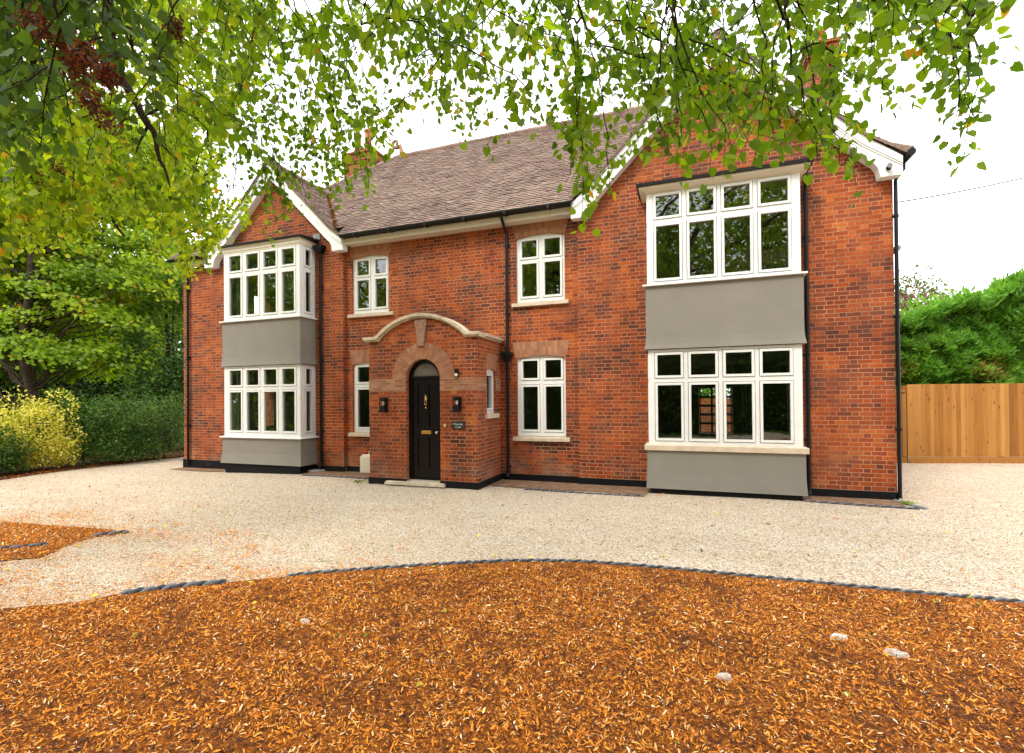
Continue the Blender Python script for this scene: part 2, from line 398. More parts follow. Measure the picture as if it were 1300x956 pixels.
fw = ray(650, V0); rt = ray(650+FPX, V0)-fw; up = fw-ray(650, V0+FPX)
mw = Matrix(((rt[0], up[0], -fw[0], CAM[0]), (rt[1], up[1], -fw[1], CAM[1]), (rt[2], up[2], -fw[2], CAM[2]), (0, 0, 0, 1)))
cam.matrix_world = mw

# ------------------------------------------------------------------ light
w = bpy.data.worlds.new('World'); sc.world = w; w.use_nodes = True
wt = w.node_tree; bg = wt.nodes['Background']
sky = wt.nodes.new('ShaderNodeTexSky'); sky.sky_type = 'NISHITA'; sky.sun_disc = False
SE, SA = R(48), R(205)      # sun elevation, compass azimuth (behind the camera, to its left)
sky.sun_elevation = SE; sky.sun_rotation = SA; sky.dust_density = 3.; sky.altitude = 50
tcn = wt.nodes.new('ShaderNodeTexCoord'); nz = wt.nodes.new('ShaderNodeTexNoise'); nz.inputs['Scale'].default_value = 2.2; nz.inputs['Detail'].default_value = 5
wt.links.new(tcn.outputs['Generated'], nz.inputs['Vector'])
crp = wt.nodes.new('ShaderNodeValToRGB'); crp.color_ramp.elements[0].position = .3; crp.color_ramp.elements[1].position = .75
crp.color_ramp.elements[0].color = (10.6, 10.9, 11.3, 1); crp.color_ramp.elements[1].color = (14.2, 14.2, 14.1, 1)
wt.links.new(nz.outputs[0], crp.inputs[0])
mx = wt.nodes.new('ShaderNodeMix'); mx.data_type = 'RGBA'; mx.inputs[0].default_value = .88
wt.links.new(sky.outputs[0], mx.inputs[6]); wt.links.new(crp.outputs[0], mx.inputs[7]); wt.links.new(mx.outputs[2], bg.inputs[0])
bg.inputs[1].default_value = .13
sd = bpy.data.lights.new('sun', 'SUN'); sd.energy = 1.5; sd.angle = R(14); sd.color = (1., .95, .86)
so = bpy.data.objects.new('sun', sd); COL.objects.link(so)
sdir = Vector((math.sin(SA)*math.cos(SE), math.cos(SA)*math.cos(SE), math.sin(SE)))
so.rotation_euler = sdir.to_track_quat('Z', 'Y').to_euler(); so.location = (-6, -20, 25)
sc.view_settings.view_transform = 'Standard'; sc.view_settings.look = 'None'; sc.view_settings.exposure = 1.0; sc.view_settings.gamma = 1.
sc.cycles.max_bounces = 8; sc.cycles.transparent_max_bounces = 12; sc.cycles.diffuse_bounces = 4
sc.cycles.use_denoising = True; sc.cycles.caustics_reflective = False; sc.cycles.caustics_refractive = False

# ------------------------------------------------------------------ ground
def gz(x, y): 
    t = min(1., max(0., (-x-6.5)/5.)); return -.10*t*t*(3-2*t)
def sheet(name, poly, z, mat, step=None, uneven=0.):
    m = MB()
    m.face([(x, y, z) for x, y in poly]); o = m.build(name, mat); return struct(o)
def grid_sheet(name, x0, x1, y0, y1, nx, ny, zf, mat):
    xs = np.linspace(x0, x1, nx); ys = np.linspace(y0, y1, ny)
    V = np.array([(x, y, zf(x, y)) for y in ys for x in xs])
    F = [(j*nx+i, j*nx+i+1, (j+1)*nx+i+1, (j+1)*nx+i) for j in range(ny-1) for i in range(nx-1)]
    return struct(fastmesh(name, V, F, mat, smooth=True))
sheet('ground', [(-400, -400), (400, -400), (400, 400), (-400, 400)], -.16, M['lawn'])
grid_sheet('gravel_drive', -19, 22, -16, 12, 83, 57, lambda x, y: gz(x, y)+.006*math.sin(x*2.1+y)*math.sin(y*1.7), M['gravel'])
def path_sheet(name, poly, mat, zoff, mound=0.):
    """polygon filled as a fine grid draped just above the gravel"""
    import bmesh
    bm = bmesh.new(); vs = [bm.verts.new((x, y, 0)) for x, y in poly]; bm.faces.new(vs)
    for c in range(2):
        lo = min(p[c] for p in poly); hi = max(p[c] for p in poly); t = lo+.5
        while t < hi:
            no = (1, 0, 0) if c == 0 else (0, 1, 0)
            bmesh.ops.bisect_plane(bm, geom=bm.verts[:]+bm.edges[:]+bm.faces[:], plane_co=(t, t, 0), plane_no=no); t += .5
    for v in bm.verts: v.co.z = gz(v.co.x, v.co.y)+.006+zoff
    me = bpy.data.meshes.new(name); bm.to_mesh(me); bm.free(); me.materials.append(mat)
    o = bpy.data.objects.new(name, me); COL.objects.link(o); return struct(o)
BED = [(-4.9, -8.3), (-4.3, -7.48), (-3.82, -7.17), (-3.59, -6.8), (-2.96, -6.4), (-2.33, -5.95), (-1.36, -5.38), (-.56, -4.98), (.22, -4.76), (1.14, -4.69), (2.1, -4.67), (2.75, -4.66), (3.34, -4.65), (3.91, -4.62), (5.5, -4.7), (7.5, -5.1)]
BEDP = [(-6.5, -13.), (-5.6, -10.)]+BED+[(10., -6.), (11., -13.)]
LBED = [(-16., -6.6), (-8.59, -6.9+1.33), (-7.25, -5.53), (-6.3, -5.45), (-5.85, -5.50), (-6.1, -5.76), (-6.0, -6.1), (-5.7, -6.5), (-6.2, -6.9), (-8., -7.6), (-16., -9.)]
path_sheet('mulch_bed', BEDP, M['mulch'], .008)
path_sheet('left_mulch_bed', LBED, M['mulch'], .008)
path_sheet('border_soil', [(-14.2, -4.3), (-14.5, -2.9), (-14.75, -1.9), (-14.85, -.7), (-14.9, .6), (-14.75, 1.8), (-14.9, 5.), (-15.5, 11.), (-19, 11.9), (-19, -4.2)], M['soil'], .006)
path_sheet('wall_footing_strip', [(-12.2, -.45), (-10.3, -.45), (-10.3, -.02), (-12.2, -.02)], M['strip'], .006)
path_sheet('wall_footing_strip', [(-7.55, -.62), (-5.15, -.62), (-5.15, .08), (-7.55, .08)], M['strip'], .006)
path_sheet('wall_footing_strip', [(-2.58, -.72), (-1.5, -.78), (.55, -.80), (.55, -.02), (-2.58, .08)], M['strip'], .006)
path_sheet('wall_footing_strip', [(3.1, -.52), (4.5, -.57), (4.56, -.02), (3.1, -.02)], M['strip'], .006)

# ================================================================== THE HOUSE
H = thing('brick_house', (-3.8, 0, 0), 'wide two storey red brick house with twin gables and an arched porch', 'house')
YM = .11                                # the middle of the front stands back half a brick
XL, XR, XA, XB, XC = -12.22, 4.566, -11.0, -6.72, -.861
front = lambda Y: (lambda u, d, z: (u, Y+d, z))
east = lambda X: (lambda u, d, z: (X-d, u, z))        # faces +x, u runs along +y
west = lambda X: (lambda u, d, z: (X+d, -u, z))       # faces -x, u runs along -y
north = lambda Y: (lambda u, d, z: (-u, Y-d, z))      # faces +y

def wall(m, T, u0, u1, z0, z1, holes=(), reveal=.10):
    m.T = T
    us = sorted({u0, u1, *[h[0] for h in holes], *[h[1] for h in holes]}); zs = sorted({z0, z1, *[h[2] for h in holes], *[h[3] for h in holes]})
    for a, b in zip(us, us[1:]):
        for c, d in zip(zs, zs[1:]):
            if any(h[0] < (a+b)/2 < h[1] and h[2] < (c+d)/2 < h[3] for h in holes): continue
            m.face([(a, 0, c), (b, 0, c), (b, 0, d), (a, 0, d)])
    for a, b, c, d in holes:
        r = reveal
        m.face([(a, 0, c), (a, 0, d), (a, r, d), (a, r, c)]); m.face([(b, 0, d), (b, 0, c), (b, r, c), (b, r, d)])
        m.face([(a, 0, d), (b, 0, d), (b, r, d), (a, r, d)]); m.face([(b, 0, c), (a, 0, c), (a, r, c), (b, r, c)])
    m.T = None

PANES = []
def window(T, u0, u1, z0, z1, us, zs, parent=H, depth=.07, name='window', label=None, back=True):
    """us / zs: spans of the panes; frame members are butted, each casement stands a little proud"""
    m = MB(); m.T = T; e = .052
    U = [(a-e, b+e) for a, b in us]; Z = [(a-e, b+e) for a, b in zs]
    xs = [u0]+[v for s in U for v in s]+[u1]
    for a, b in zip(xs[0::2], xs[1::2]): m.box(a, b, 0, depth, z0, z1)
    for a, b in U:
        hs = [z0]+[v for s in Z for v in s]+[z1]
        for c, d in zip(hs[0::2], hs[1::2]): m.box(a, b, .0005, depth, c, d)
    for (a, b), (pa, pb) in zip(U, us):
        for (c, d), (pc, pd) in zip(Z, zs):
            g = .009; f = -.016
            m.box(a+g, pa, f, depth-.01, c+g, d-g); m.box(pb, b-g, f, depth-.01, c+g, d-g)
            m.box(pa, pb, f, depth-.01, c+g, pc); m.box(pa, pb, f, depth-.01, pd, d-g)
    o = m.build(name, M['white'], parent, bevel=.004, label=label)
    for i, (pa, pb) in enumerate(us):
        for j, (pc, pd) in enumerate(zs):
            p = MB(); p.T = T; t1, t2 = random.uniform(-.0035, .0035), random.uniform(-.004, .004)
            y = depth*.45
            p.face([(pa-.005, y-t1, pc-.005), (pb+.005, y+t1, pc-.005), (pb+.005, y+t1+t2, pd+.005), (pa-.005, y-t1+t2, pd+.005)])
            po = p.build('pane', M['glass'], o); PANES.append(po)
    return o

# ---- walls
wm = MB()
rb = (.66, 3.0, .86, 2.66), (.66, 3.0, 3.80, 5.54)
lb = (-9.96, -7.66, .80, 2.66), (-9.96, -7.66, 3.76, 5.54)
wall(wm, front(0), XC, XR, 0, 5.54, rb)
wall(wm, front(0), XL, XB, -.1, 5.54, lb)
mh = [(-6.53, -5.474, 3.885, 5.31), (-2.235, -1.152, 3.84, 5.31), (-6.53, -5.474, .965, 2.70), (-2.235, -1.152, .945, 2.70)]
wall(wm, front(YM), XB, XC, 0, 5.56, mh, .06)
wm.face([(XB, 0, 0), (XB, YM, 0), (XB, YM, 5.4), (XB, 0, 5.4)]); wm.face([(XC, YM, 0), (XC, 0, 0), (XC, 0, 5.4), (XC, YM, 5.4)])
WL = [(-2.9, -2.0, .95, 2.35), (-2.75, -2.0, 4.25, 5.25)]
wall(wm, west(XL), -7.7, 0, -.1, 5.6, WL, .3)
wall(wm, east(XR), 0, 7.7, 0, 5.6, [(4.2, 5.1, 4., 5.1)], .3)
WB = [(-2.64, -1.62, .57, 2.1), (8.4, 9.4, .9, 2.3)]
wall(wm, north(7.7), -XR, -XL, -.1, 5.6, WB, .3)
wm.build('wall', M['brick'], H)
def gable_wall(xc, hw, za):
    m = MB(); e = .36
    m.face([(xc-hw, 0, 5.54), (xc+hw, 0, 5.54), (xc+hw, 0, 5.64), (xc, 0, za-e+.15), (xc-hw, 0, 5.64)])
    m.build('gable', M['brick'], H)
gable_wall((XC+XR)/2, (XR-XC)/2, 8.45); gable_wall((XA+XB)/2, (XB-XA)/2, 7.94)
# ---- plinth
pm = MB()
for T, u0, u1, zb in ((front(-.02), XC-.02, .60, -.12), (front(-.02), 3.06, XR+.02, -.12), (front(-.02), XL-.02, -10.02, -.2), (front(-.02), -7.6, XB+.02, -.14),
                      (front(YM-.02), XB+.02, -5.11, -.14), (front(YM-.02), -2.61, XC-.02, -.12), (east(XR+.02), -.02, 7.7, -.12), (west(XL-.02), -7.7, .02, -.2)):
    pm = MB(); pm.T = T; pm.box(u0, u1, 0, .03, zb, .14); pm.build('plinth', M['black'], H)
ab = MB(); ab.box(-11.35, -11.13, -.028, -.01, -.02, .06); ab.build('air_brick', M['bayroof'], H)

# ---- interior
def room(name, x0, x1, y0, y1, z0, z1, mat, holes_front=(), **k):
    m = MB()
    return m
im = MB()
wall(im, front(.34), XL+.3, XR-.3, .1, 5.5, [(a+.0, b-.0, c, d) for a, b, c, d in rb+lb]+[(a-.03, b+.03, c-.03, d+.02) for a, b, c, d in mh]+[(-4.3, -3.3, .1, 2.3)], .01)
im.T = None
for x in (XB-.2, -5.0, -2.5, XC+.1):
    im.box(x-.06, x+.06, .36, 7.35, .1, 5.5)
for x in (-5.0, -2.5): pass
wall(im, east(XL+.32), .34, 7.4, .1, 5.5, [(2.0, 2.9, .95, 2.35), (2.0, 2.75, 4.25, 5.25)], .01)
wall(im, west(XR-.32), -7.4, -.34, .1, 5.5, [(-5.1, -4.2, 4., 5.1)], .01)
im.build('interior_wall', M['plaster'], H)
im = MB(); wall(im, front(7.38), XL+.33, -.85, .1, 5.5, [(-9.4, -8.4, .9, 2.3)], .01); im.build('interior_wall', M['plaster'], H)
im = MB(); wall(im, front(7.38), -.7, XR-.33, .1, 5.5, [(1.62, 2.64, .57, 2.1)], .01)
im.T = None; im.box(-.69, -.66, .5, 7.3, .12, 2.7); im.box(4.2, 4.23, .5, 7.3, .12, 2.7)
im.build('interior_panelling', M['panel'], H)
im = MB(); im.box(XL+.31, XR-.31, .345, 7.39, .0, .10); im.box(XL+.31, XR-.31, .345, 7.39, 2.86, 2.90); im.build('interior_floor', M['floorin'], H)
im = MB(); im.box(XL+.31, XR-.31, .345, 7.39, 2.80, 2.85); im.box(XL+.31, XR-.31, .345, 7.39, 5.50, 5.53); im.build('interior_ceiling', M['plaster'], H)
def cross_section():
    m = MB()                          # timber screen and stair seen inside the right hand room
    for k in range(7): m.box(2.72+k*.09, 2.75+k*.09, 5.2, 5.26, .1, 2.6)
    m.box(2.6, 3.5, 5.16, 5.30, 1.0, 1.08); m.build('interior_screen', M['panel'], H)
cross_section()
window(front(7.5), 1.62, 2.64, .57, 2.1, [(1.68, 2.0), (2.04, 2.32), (2.36, 2.58)], [(.63+.29*k, .90+.29*k) for k in range(5)], depth=.03, name='rear_window')

# ---- windows in the middle of the front
def middle_window(x0, x1, z0, z1, us, zs, sx0, sx1, sz, lz):
    o = window(front(YM+.05), x0, x1, z0, z1, us, zs)
    s = MB(); z = z0-.105
    ring = lambda y, a, b: [(sx0, y, a), (sx1, y, a), (sx1, y, b), (sx0, y, b)]
    yf, yb = YM-.075, YM+.10
    s.slab([(sx0, yf, z), (sx1, yf, z), (sx1, yb, z), (sx0, yb, z)], [(sx0, yf, z+.075), (sx1, yf, z+.075), (sx1, yb, z+.103), (sx0, yb, z+.103)])
    s.build('sill', M['sill'], o, bevel=.005)
    l = MB(); n = 12; top = lz; sp = .09
    bot = [(x0-.012+(x1-x0+.024)*k/n, z1-.055+.055*math.sin(math.pi*k/n)) for k in range(n+1)]
    l.extr(bot+[(x1+sp, top), (x0-sp, top)], YM-.004, YM+.05)
    l.build('lintel', M['gauged'], H)
us1 = [(-6.412, -6.068), (-5.882, -5.569)]; us2 = [(-2.111, -1.775), (-1.60, -1.257)]
middle_window(-6.53, -5.474, 3.905, 5.31, us1, [(4.035, 4.722), (4.85, 5.20)], -6.63, -5.33, 0, 5.545)
middle_window(-2.235, -1.152, 3.865, 5.31, us2, [(3.99, 4.70), (4.84, 5.20)], -2.32, -1.06, 0, 5.545)
middle_window(-6.53, -5.474, .985, 2.70, us1, [(1.105, 2.03), (2.215, 2.585)], -6.63, -5.33, 0, 3.01)
middle_window(-2.235, -1.152, .965, 2.70, us2, [(1.10, 2.028), (2.216, 2.592)], -2.32, -1.06, 0, 2.99)

# ---- bay windows
def ring(x0, x1, o, z, yf=-.52, yb=.03): return [(x0-o, yf-o, z), (x1+o, yf-o, z), (x1+o, yb, z), (x0-o, yb, z)]
def loft(m, x0, x1, prof, yf=-.52, yb=.03):
    rs = [ring(x0, x1, o, z, yf, yb) for o, z in prof]
    m.face(list(reversed(rs[0]))); m.face(rs[-1])
    for a, b in zip(rs, rs[1:]):
        for i in range(4): j = (i+1) % 4; m.face([a[i], a[j], b[j], b[i]])
def bay(x0, x1, us, up, lo, sidespan, stone, corn, zr, zap, label):
    (u0, u1, uz), (l0, l1, lz) = up, lo
    for z0, z1, zs, k in ((u0, u1, uz, 'upper'), (l0, l1, lz, 'lower')):
        o = window(front(-.52), x0, x1, z0, z1, us, zs, name='bay_window', label=f'{k} bay casement row of {label}')
        for T, (a, b) in ((east(x1), (-.449, 0.)), (west(x0), (0., .449))):
            sp = [(a+.115, a+.295)] if a < 0 else [(b-.295, b-.115)]
            w2 = window(T, a, b, z0, z1, sp, zs, parent=o, name='side_light')
            for c in [c for c in w2.children]: c.parent = o
        if k == 'lower' and stone:
            s = MB(); loft(s, x0, x1, [(.075, z0-.112), (.075, z0-.015), (.03, z0-.001)]); s.build('sill', M['sill'], o, bevel=.006)
        else:
            s = MB(); loft(s, x0, x1, [(.085, z0-.042), (.085, z0-.012), (.02, z0-.001)]); s.build('sill', M['white'], o, bevel=.004)
    a = MB(); t = u0-.043
    loft(a, x0, x1, [(.065, l1+.012), (.06, l1+.016), (.045, l1+.10), (.034, l1+.22), (.03, l1+.40), (.03, t)]); a.build('bay_apron', M['render'], H)
    a = MB(); t = l0-(.113 if stone else .043)
    loft(a, x0, x1, [(zap[1], zap[0]), (zap[1]-.004, zap[0]+.01), (.035, zap[0]+.26), (.03, t-.02), (.03, t)]); a.build('bay_apron', M['render'], H)
    a = MB(); loft(a, x0+.02, x1-.02, [(0, -.2), (0, zap[0]-.002)]); a.build('bay_plinth', M['black'], H)
    a = MB(); loft(a, x0, x1, [(c, z) for c, z in corn]); a.build('bay_cornice', M['cream'], H, bevel=.003)
    a = MB(); zt = corn[-1][1]; oc = corn[-1][0]
    r0 = ring(x0, x1, oc+.035, zt+.002); r1 = ring(x0, x1, oc+.045, zt+zr); r2 = [(x0, -.1, zt+zr+.10), (x1, -.1, zt+zr+.10), (x1, .02, zt+zr+.11), (x0, .02, zt+zr+.11)]
    r1[2] = (r1[2][0], .02, r1[2][2]+.07); r1[3] = (r1[3][0], .02, r1[3][2]+.07)
    a.face(r0[::-1])
    for p, q in ((r0, r1), (r1, r2)):
        for i in range(4): j = (i+1) % 4; a.face([p[i], p[j], q[j], q[i]])
    a.face(r2); a.build('bay_roof', M['bayroof'], H)
bay(.574, 3.089, [(.738, 1.148), (1.32, 1.731), (1.90, 2.317), (2.484, 2.905)], (3.876, 5.565, [(3.968, 4.943), (5.117, 5.502)]), (.913, 2.654, [(1.021, 1.998), (2.176, 2.556)]),
    None, True, [(.004, 5.566), (.02, 5.585), (.045, 5.60), (.115, 5.618), (.13, 5.624), (.135, 5.665)], .055, (.10, .055), 'the right hand bay')
bay(-10.05, -7.576, [(-9.85, -9.463), (-9.277, -8.885), (-8.705, -8.305), (-8.119, -7.74)], (3.84, 5.565, [(3.968, 4.943), (5.117, 5.502)]), (.88, 2.654, [(1.021, 1.998), (2.176, 2.556)]),
    None, False, [(.006, 5.566), (.012, 5.60), (.03, 5.62), (.03, 5.70), (.06, 5.725)], .05, (.187, .07), 'the left hand bay')

# ---- roof tiles: every tile is a face with its own lift, laid in clipped courses
def clip(poly, ax, lim, keep_less):
    out = []; n = len(poly)
    for i in range(n):
        a, b = poly[i], poly[(i+1) % n]; da, db = a[ax]-lim, b[ax]-lim
        if not keep_less: da, db = -da, -db
        if da <= 1e-9: out.append(a)
        if (da < -1e-9 and db > 1e-9) or (da > 1e-9 and db < -1e-9):
            t = da/(da-db); out.append(tuple(a[k]+(b[k]-a[k])*t for k in range(2)))
    return out
TR = random.Random(5)
def tiles(m, poly3, eave_dir, origin, course=.10, tw=.165, lift=.016):
    P = [Vector(p) for p in poly3]; t = Vector(eave_dir).normalized()
    nn = (P[1]-P[0]).cross(P[2]-P[0]).normalized()
    if nn.z < 0: nn = -nn
    s = nn.cross(t).normalized()
    if s.z < 0: s = -s
    og = Vector(origin); p2 = [((p-og).dot(t), (p-og).dot(s)) for p in P]
    v0 = math.floor(min(p[1] for p in p2)/course); v1 = math.ceil(max(p[1] for p in p2)/course)
    for r in range(v0, v1):
        st = clip(clip(p2, 1, r*course, False), 1, (r+1)*course, True)
        if len(st) < 3: continue
        u0, u1 = min(p[0] for p in st), max(p[0] for p in st); off = (r % 2)*tw/2
        k = math.floor((u0-off)/tw)
        while k*tw+off < u1:
            c = clip(clip(st, 0, k*tw+off+.002, False), 0, (k+1)*tw+off-.002, True); k += 1
            if len(c) < 3: continue
            j = TR.uniform(-.003, .006); tl = TR.uniform(-.004, .004); lv = min(1, max(0, TR.gauss(.5, .22)))
            uc = sum(p[0] for p in c)/len(c); drop = TR.uniform(0, .006)
            if TR.random() < .012: drop += .02
            def q(u, v, ex=0.):
                h = lift*(1-(v-r*course)/course)+j+tl*(u-uc)/tw*2+ex
                if v < r*course+.001: v -= drop+.012
                return og+t*u+s*v+nn*h
            m.face([q(*p) for p in c], lv=lv)
            lowp = [p for p in c if p[1] < r*course+1e-6]
            if len(lowp) >= 2:
                a, b = min(lowp), max(lowp)
                m.face([q(*a, -.022), q(*b, -.022), q(*b), q(*a)], lv=lv*.6)
EV, EY, RZ, RY = 5.76, -.28, 9.68, 3.8
XE0, XE1, XR0, XR1 = -12.42, 4.80, -7.65, .35
rm = MB()
SLP = (RZ-EV)/(RY-EY); zf = lambda y: EV+SLP*(y-EY)
og = (0, EY, EV); yc = .02; fr = (yc-EY)/(RY-EY)
hx0, hx1 = XE0+(XR0-XE0)*fr, XE1+(XR1-XE1)*fr
tiles(rm, [(XE0, EY, EV), (XA-.1, EY, EV), (XA-.1, yc, zf(yc)), (hx0, yc, zf(yc))], (1, 0, 0), og)
tiles(rm, [(XB+.05, EY, EV), (XC-.02, EY, EV), (XC-.02, yc, zf(yc)), (XB+.05, yc, zf(yc))], (1, 0, 0), og)
tiles(rm, [(hx0, yc, zf(yc)), (hx1, yc, zf(yc)), (XR1, RY, RZ), (XR0, RY, RZ)], (1, 0, 0), og)
rm.face([(XE0, EY, EV), (XR0, RY, RZ), (XE0, 7.9, EV)]); rm.face([(XE1, 7.9, EV), (XR1, RY, RZ), (XE1, EY, EV)]); rm.face([(XE1, 7.9, EV), (XE0, 7.9, EV), (XR0, RY, RZ), (XR1, RY, RZ)])
for l in range(len(rm.lv)-3, len(rm.lv)): rm.lv[l] = .5
def gable_roof(xc, za, s1, sf, zfoot, yb):
    z1 = za-s1; yf = -.27
    for sg in (-1, 1):
        A = lambda s, z, y: (xc+sg*s, y, z)
        o = (xc+sg*sf, yf, zfoot)
        tiles(rm, [A(sf, zfoot, yf), A(sf, zfoot, yb), A(s1, z1, yb), A(s1, z1, yf)], (0, 1, 0), o)
        tiles(rm, [A(s1, z1, yf), A(s1, z1, yb), A(0, za, yb), A(0, za, yf)], (0, 1, 0), A(s1, z1, yf))
        # underside and verge edge
        rm.face([A(0, za-.05, yf), A(s1, z1-.05, yf), A(s1, z1-.05, 0), A(0, za-.05, 0)], lv=.2)
        rm.face([A(0, za-.05, yf-.004), A(s1, z1-.05, yf-.004), A(s1, z1+.012, yf-.004), A(0, za+.012, yf-.004)], lv=.3)
        rm.face([A(s1, z1-.05, yf-.004), A(sf, zfoot-.05, yf-.004), A(sf, zfoot+.01, yf-.004), A(s1, z1+.012, yf-.004)], lv=.3)
    t = MB(); k = int((yb-yf)/.3)
    for i in range(k):
        y0 = yf+i*.3; t.tube([(xc, y0, za+.0+(.008 if i % 2 else 0)), (xc, y0+.30, za+.0+(.008 if i % 2 else 0))], .085, 10, lv=TR.uniform(.2, .8))
    t.build('ridge_tile_row', M['tile'], H)
gable_roof((XC+XR)/2, 8.45, 2.30, 2.86, 5.77, 3.0)
gable_roof((XA+XB)/2, 7.94, 1.95, 2.33, 5.74, 2.2)
rm.build('roof', M['tile'], H)
t = MB()
def ridge(a, b, r=.095):
    a, b = Vector(a), Vector(b); n = max(2, int((b-a).length/.32))
    for i in range(n):
        p, q = a.lerp(b, i/n), a.lerp(b, (i+1)/n); h = Vector((0, 0, TR.uniform(-.006, .008)))
        t.tube([p+h, q+h], [r, r*.96], 10, lv=TR.uniform(.2, .85))
ridge((XR0, RY, RZ-.01), (XR1, RY, RZ-.01)); ridge((XE0+.05, EY+.05, EV+.02), (XR0, RY, RZ), .07); ridge((XR1, RY, RZ), (XE1-.05, EY+.05, EV+.02), .07)
t.build('ridge_tile_row', M['tile'], H)
# leaves and moss caught in the valley
vm = MB()
for i in range(420):
    k = random.random(); y = EY+.3+(1.9)*k; z = zf(y)
    x = (XA+XB)/2+(7.94-z)+random.gauss(0, .045)
    if z > 7.85: continue
    p = Vector((x, y, z+.035+random.random()*.02)); a = Vector((random.gauss(0, 1), random.gauss(0, 1), random.gauss(0, .5))).normalized()*.035; b = a.cross(Vector((.2, .3, 1))).normalized()*.02
    vm.face([p-a, p-b, p+a, p+b], lv=random.random())
vm.build('fallen_leaf_litter', attr_mat('dry valley leaves', [(0., (.10, .05, .02)), (.5, (.36, .17, .05)), (1., (.55, .34, .14))]), H)
# finial: scroll at the end of the ridge
f = MB(); c = Vector((XR0+.12, RY, RZ+.42)); pts = []
for i in range(26):
    a = -math.pi*.5+i*.27; r = .035+.115*(i/25)
    pts.append((c.x-.10-math.cos(a)*r*-1, c.y, c.z+.06+math.sin(a)*r))
pts += [(c.x+.06, c.y, c.z-.05), (c.x+.10, c.y, c.z-.2), (c.x+.10, c.y, c.z-.36)]
f.tube(pts, [.022+.05*(i/28) for i in range(len(pts))], 8); f.build('finial', M['key'], H, smooth=True)
# chimneys
def chimney(x0, x1, y0, y1, zb, zt, pots):
    m = MB(); m.box(x0, x1, y0, y1, zb, zt-.45)
    for o, a, b in ((.03, zt-.449, zt-.38), (.06, zt-.379, zt-.30), (.0, zt-.299, zt-.10), (.05, zt-.099, zt-.03)): m.box(x0-o, x1+o, y0-o, y1+o, a, b)
    c = m.build('chimney', M['brick'], H)
    cp = MB(); cp.slab([(x0-.03, y0-.03, zt-.029), (x1+.03, y0-.03, zt-.029), (x1+.03, y1+.03, zt-.029), (x0-.03, y1+.03, zt-.029)], [(x0+.1, y0+.1, zt+.05), (x1-.1, y0+.1, zt+.05), (x1-.1, y1-.1, zt+.05), (x0+.1, y1-.1, zt+.05)]); cp.build('flaunching', M['cope'], c)
    for (x, y, h) in pots:
        p = MB(); p.lathe((x, y, zt), [(.15, 0), (.14, .1), (.12, h*.55), (.115, h-.12), (.15, h-.08), (.15, h-.03), (.12, h)], 14); p.build('chimney_pot', M['terra'], c)
chimney(-10.25, -9.0, 4.5, 5.25, 7.5, 10.62, [(-9.95, 4.9, .85), (-9.5, 4.9, .9)])
chimney(3.95, 4.55, 2.9, 3.8, 6.0, 9.9, [(4.25, 3.35, .5)])
# bargeboards
def barge(xc, za, sf, zb, s1, zf_):
    for sg in (1, -1):
        P = [(0, za-.04), (0, za-.40), (sf-.47, za-.40-(sf-.47)), (sf-.40, zb+.235), (sf-.35, zb+.15), (sf-.32, zb), (sf-.01, zb), (sf-.01, za-.42-(sf-.60)+.03)]
        kz = za-.04-s1; ez = zf_-.045; P.append((s1, kz))
        P[7] = (sf-.01, ez)
        m = MB(); pl = [(xc+sg*s, z) for s, z in P]; pl = pl[::-1] if sg < 0 else pl
        m.extr(pl[::1] if sg > 0 else pl, -.20, -.006)
        Q = [(0, za-.045), (0, za-.20), (s1-.05, kz+.05-.16), (sf-.02, ez-.12), (sf-.02, ez-.005), (s1, kz-.005)]
        ql = [(xc+sg*s, z) for s, z in Q]; ql = ql[::-1] if sg < 0 else ql
        m2 = m; m2.extr(ql, -.232, -.2015)
        S = [(0, za-.20), (0, za-.235), (s1-.05, kz+.05-.195), (sf-.02, ez-.15), (sf-.02, ez-.121), (s1-.05, kz+.05-.161)]
        sl = [(xc+sg*s, z) for s, z in S]; sl = sl[::-1] if sg < 0 else sl
        m2.extr(sl, -.216, -.2012)
        m.build('bargeboard', M['board'], H)
barge((XC+XR)/2, 8.45, 2.80, 5.425, 2.30, 5.77); barge((XA+XB)/2, 7.94, 2.30, 5.42, 1.95, 5.74)
# eaves, gutter, downpipes
for a, b, y in ((XB+.16, XC-.10, -.15), (XL-.17, XA-.17, -.15)):
    e = MB(); e.box(a, b, y, y+.025, 5.555, 5.69); e.box(a, b, y+.026, YM if a > -8 else -.002, 5.557, 5.585)
    e.build('eaves_board', M['cream'], H)
e = MB(); e.box(XL-.17, XL-.145, -.12, 7.8, 5.555, 5.69); e.build('eaves_board', M['cream'], H)
g = MB()
def gut(a, b, y=-.275, z=5.735):
    prof = [(math.cos(t)*.062, math.sin(t)*.062) for t in [math.pi+math.pi*k/8 for k in range(9)]]
    for i in range(8):
        (p, q), (r_, s_) = prof[i], prof[i+1]
        g.face([(a, y+p, z+q), (b, y+p, z+q), (b, y+r_, z+s_), (a, y+r_, z+s_)][::-1]); g.face([(a, y+p*.93, z+q*.93), (b, y+p*.93, z+q*.93), (b, y+r_*.93, z+s_*.93), (a, y+r_*.93, z+s_*.93)])
    g.box(a, b, y-.064, y-.056, z-.012, z+.006); g.box(a, a+.006, y-.06, y+.06, z-.06, z); g.box(b-.006, b, y-.06, y+.06, z-.06, z)
    x = a+.4
    while x < b-.1: g.box(x, x+.05, y-.069, y+.10, z-.072, z-.002); x += .95
gut(XB+.16, XC-.05); g.build('gutter', M['pipe'], H); g = MB(); gut(XL-.2, XA-.1); g.build('gutter', M['pipe'], H)
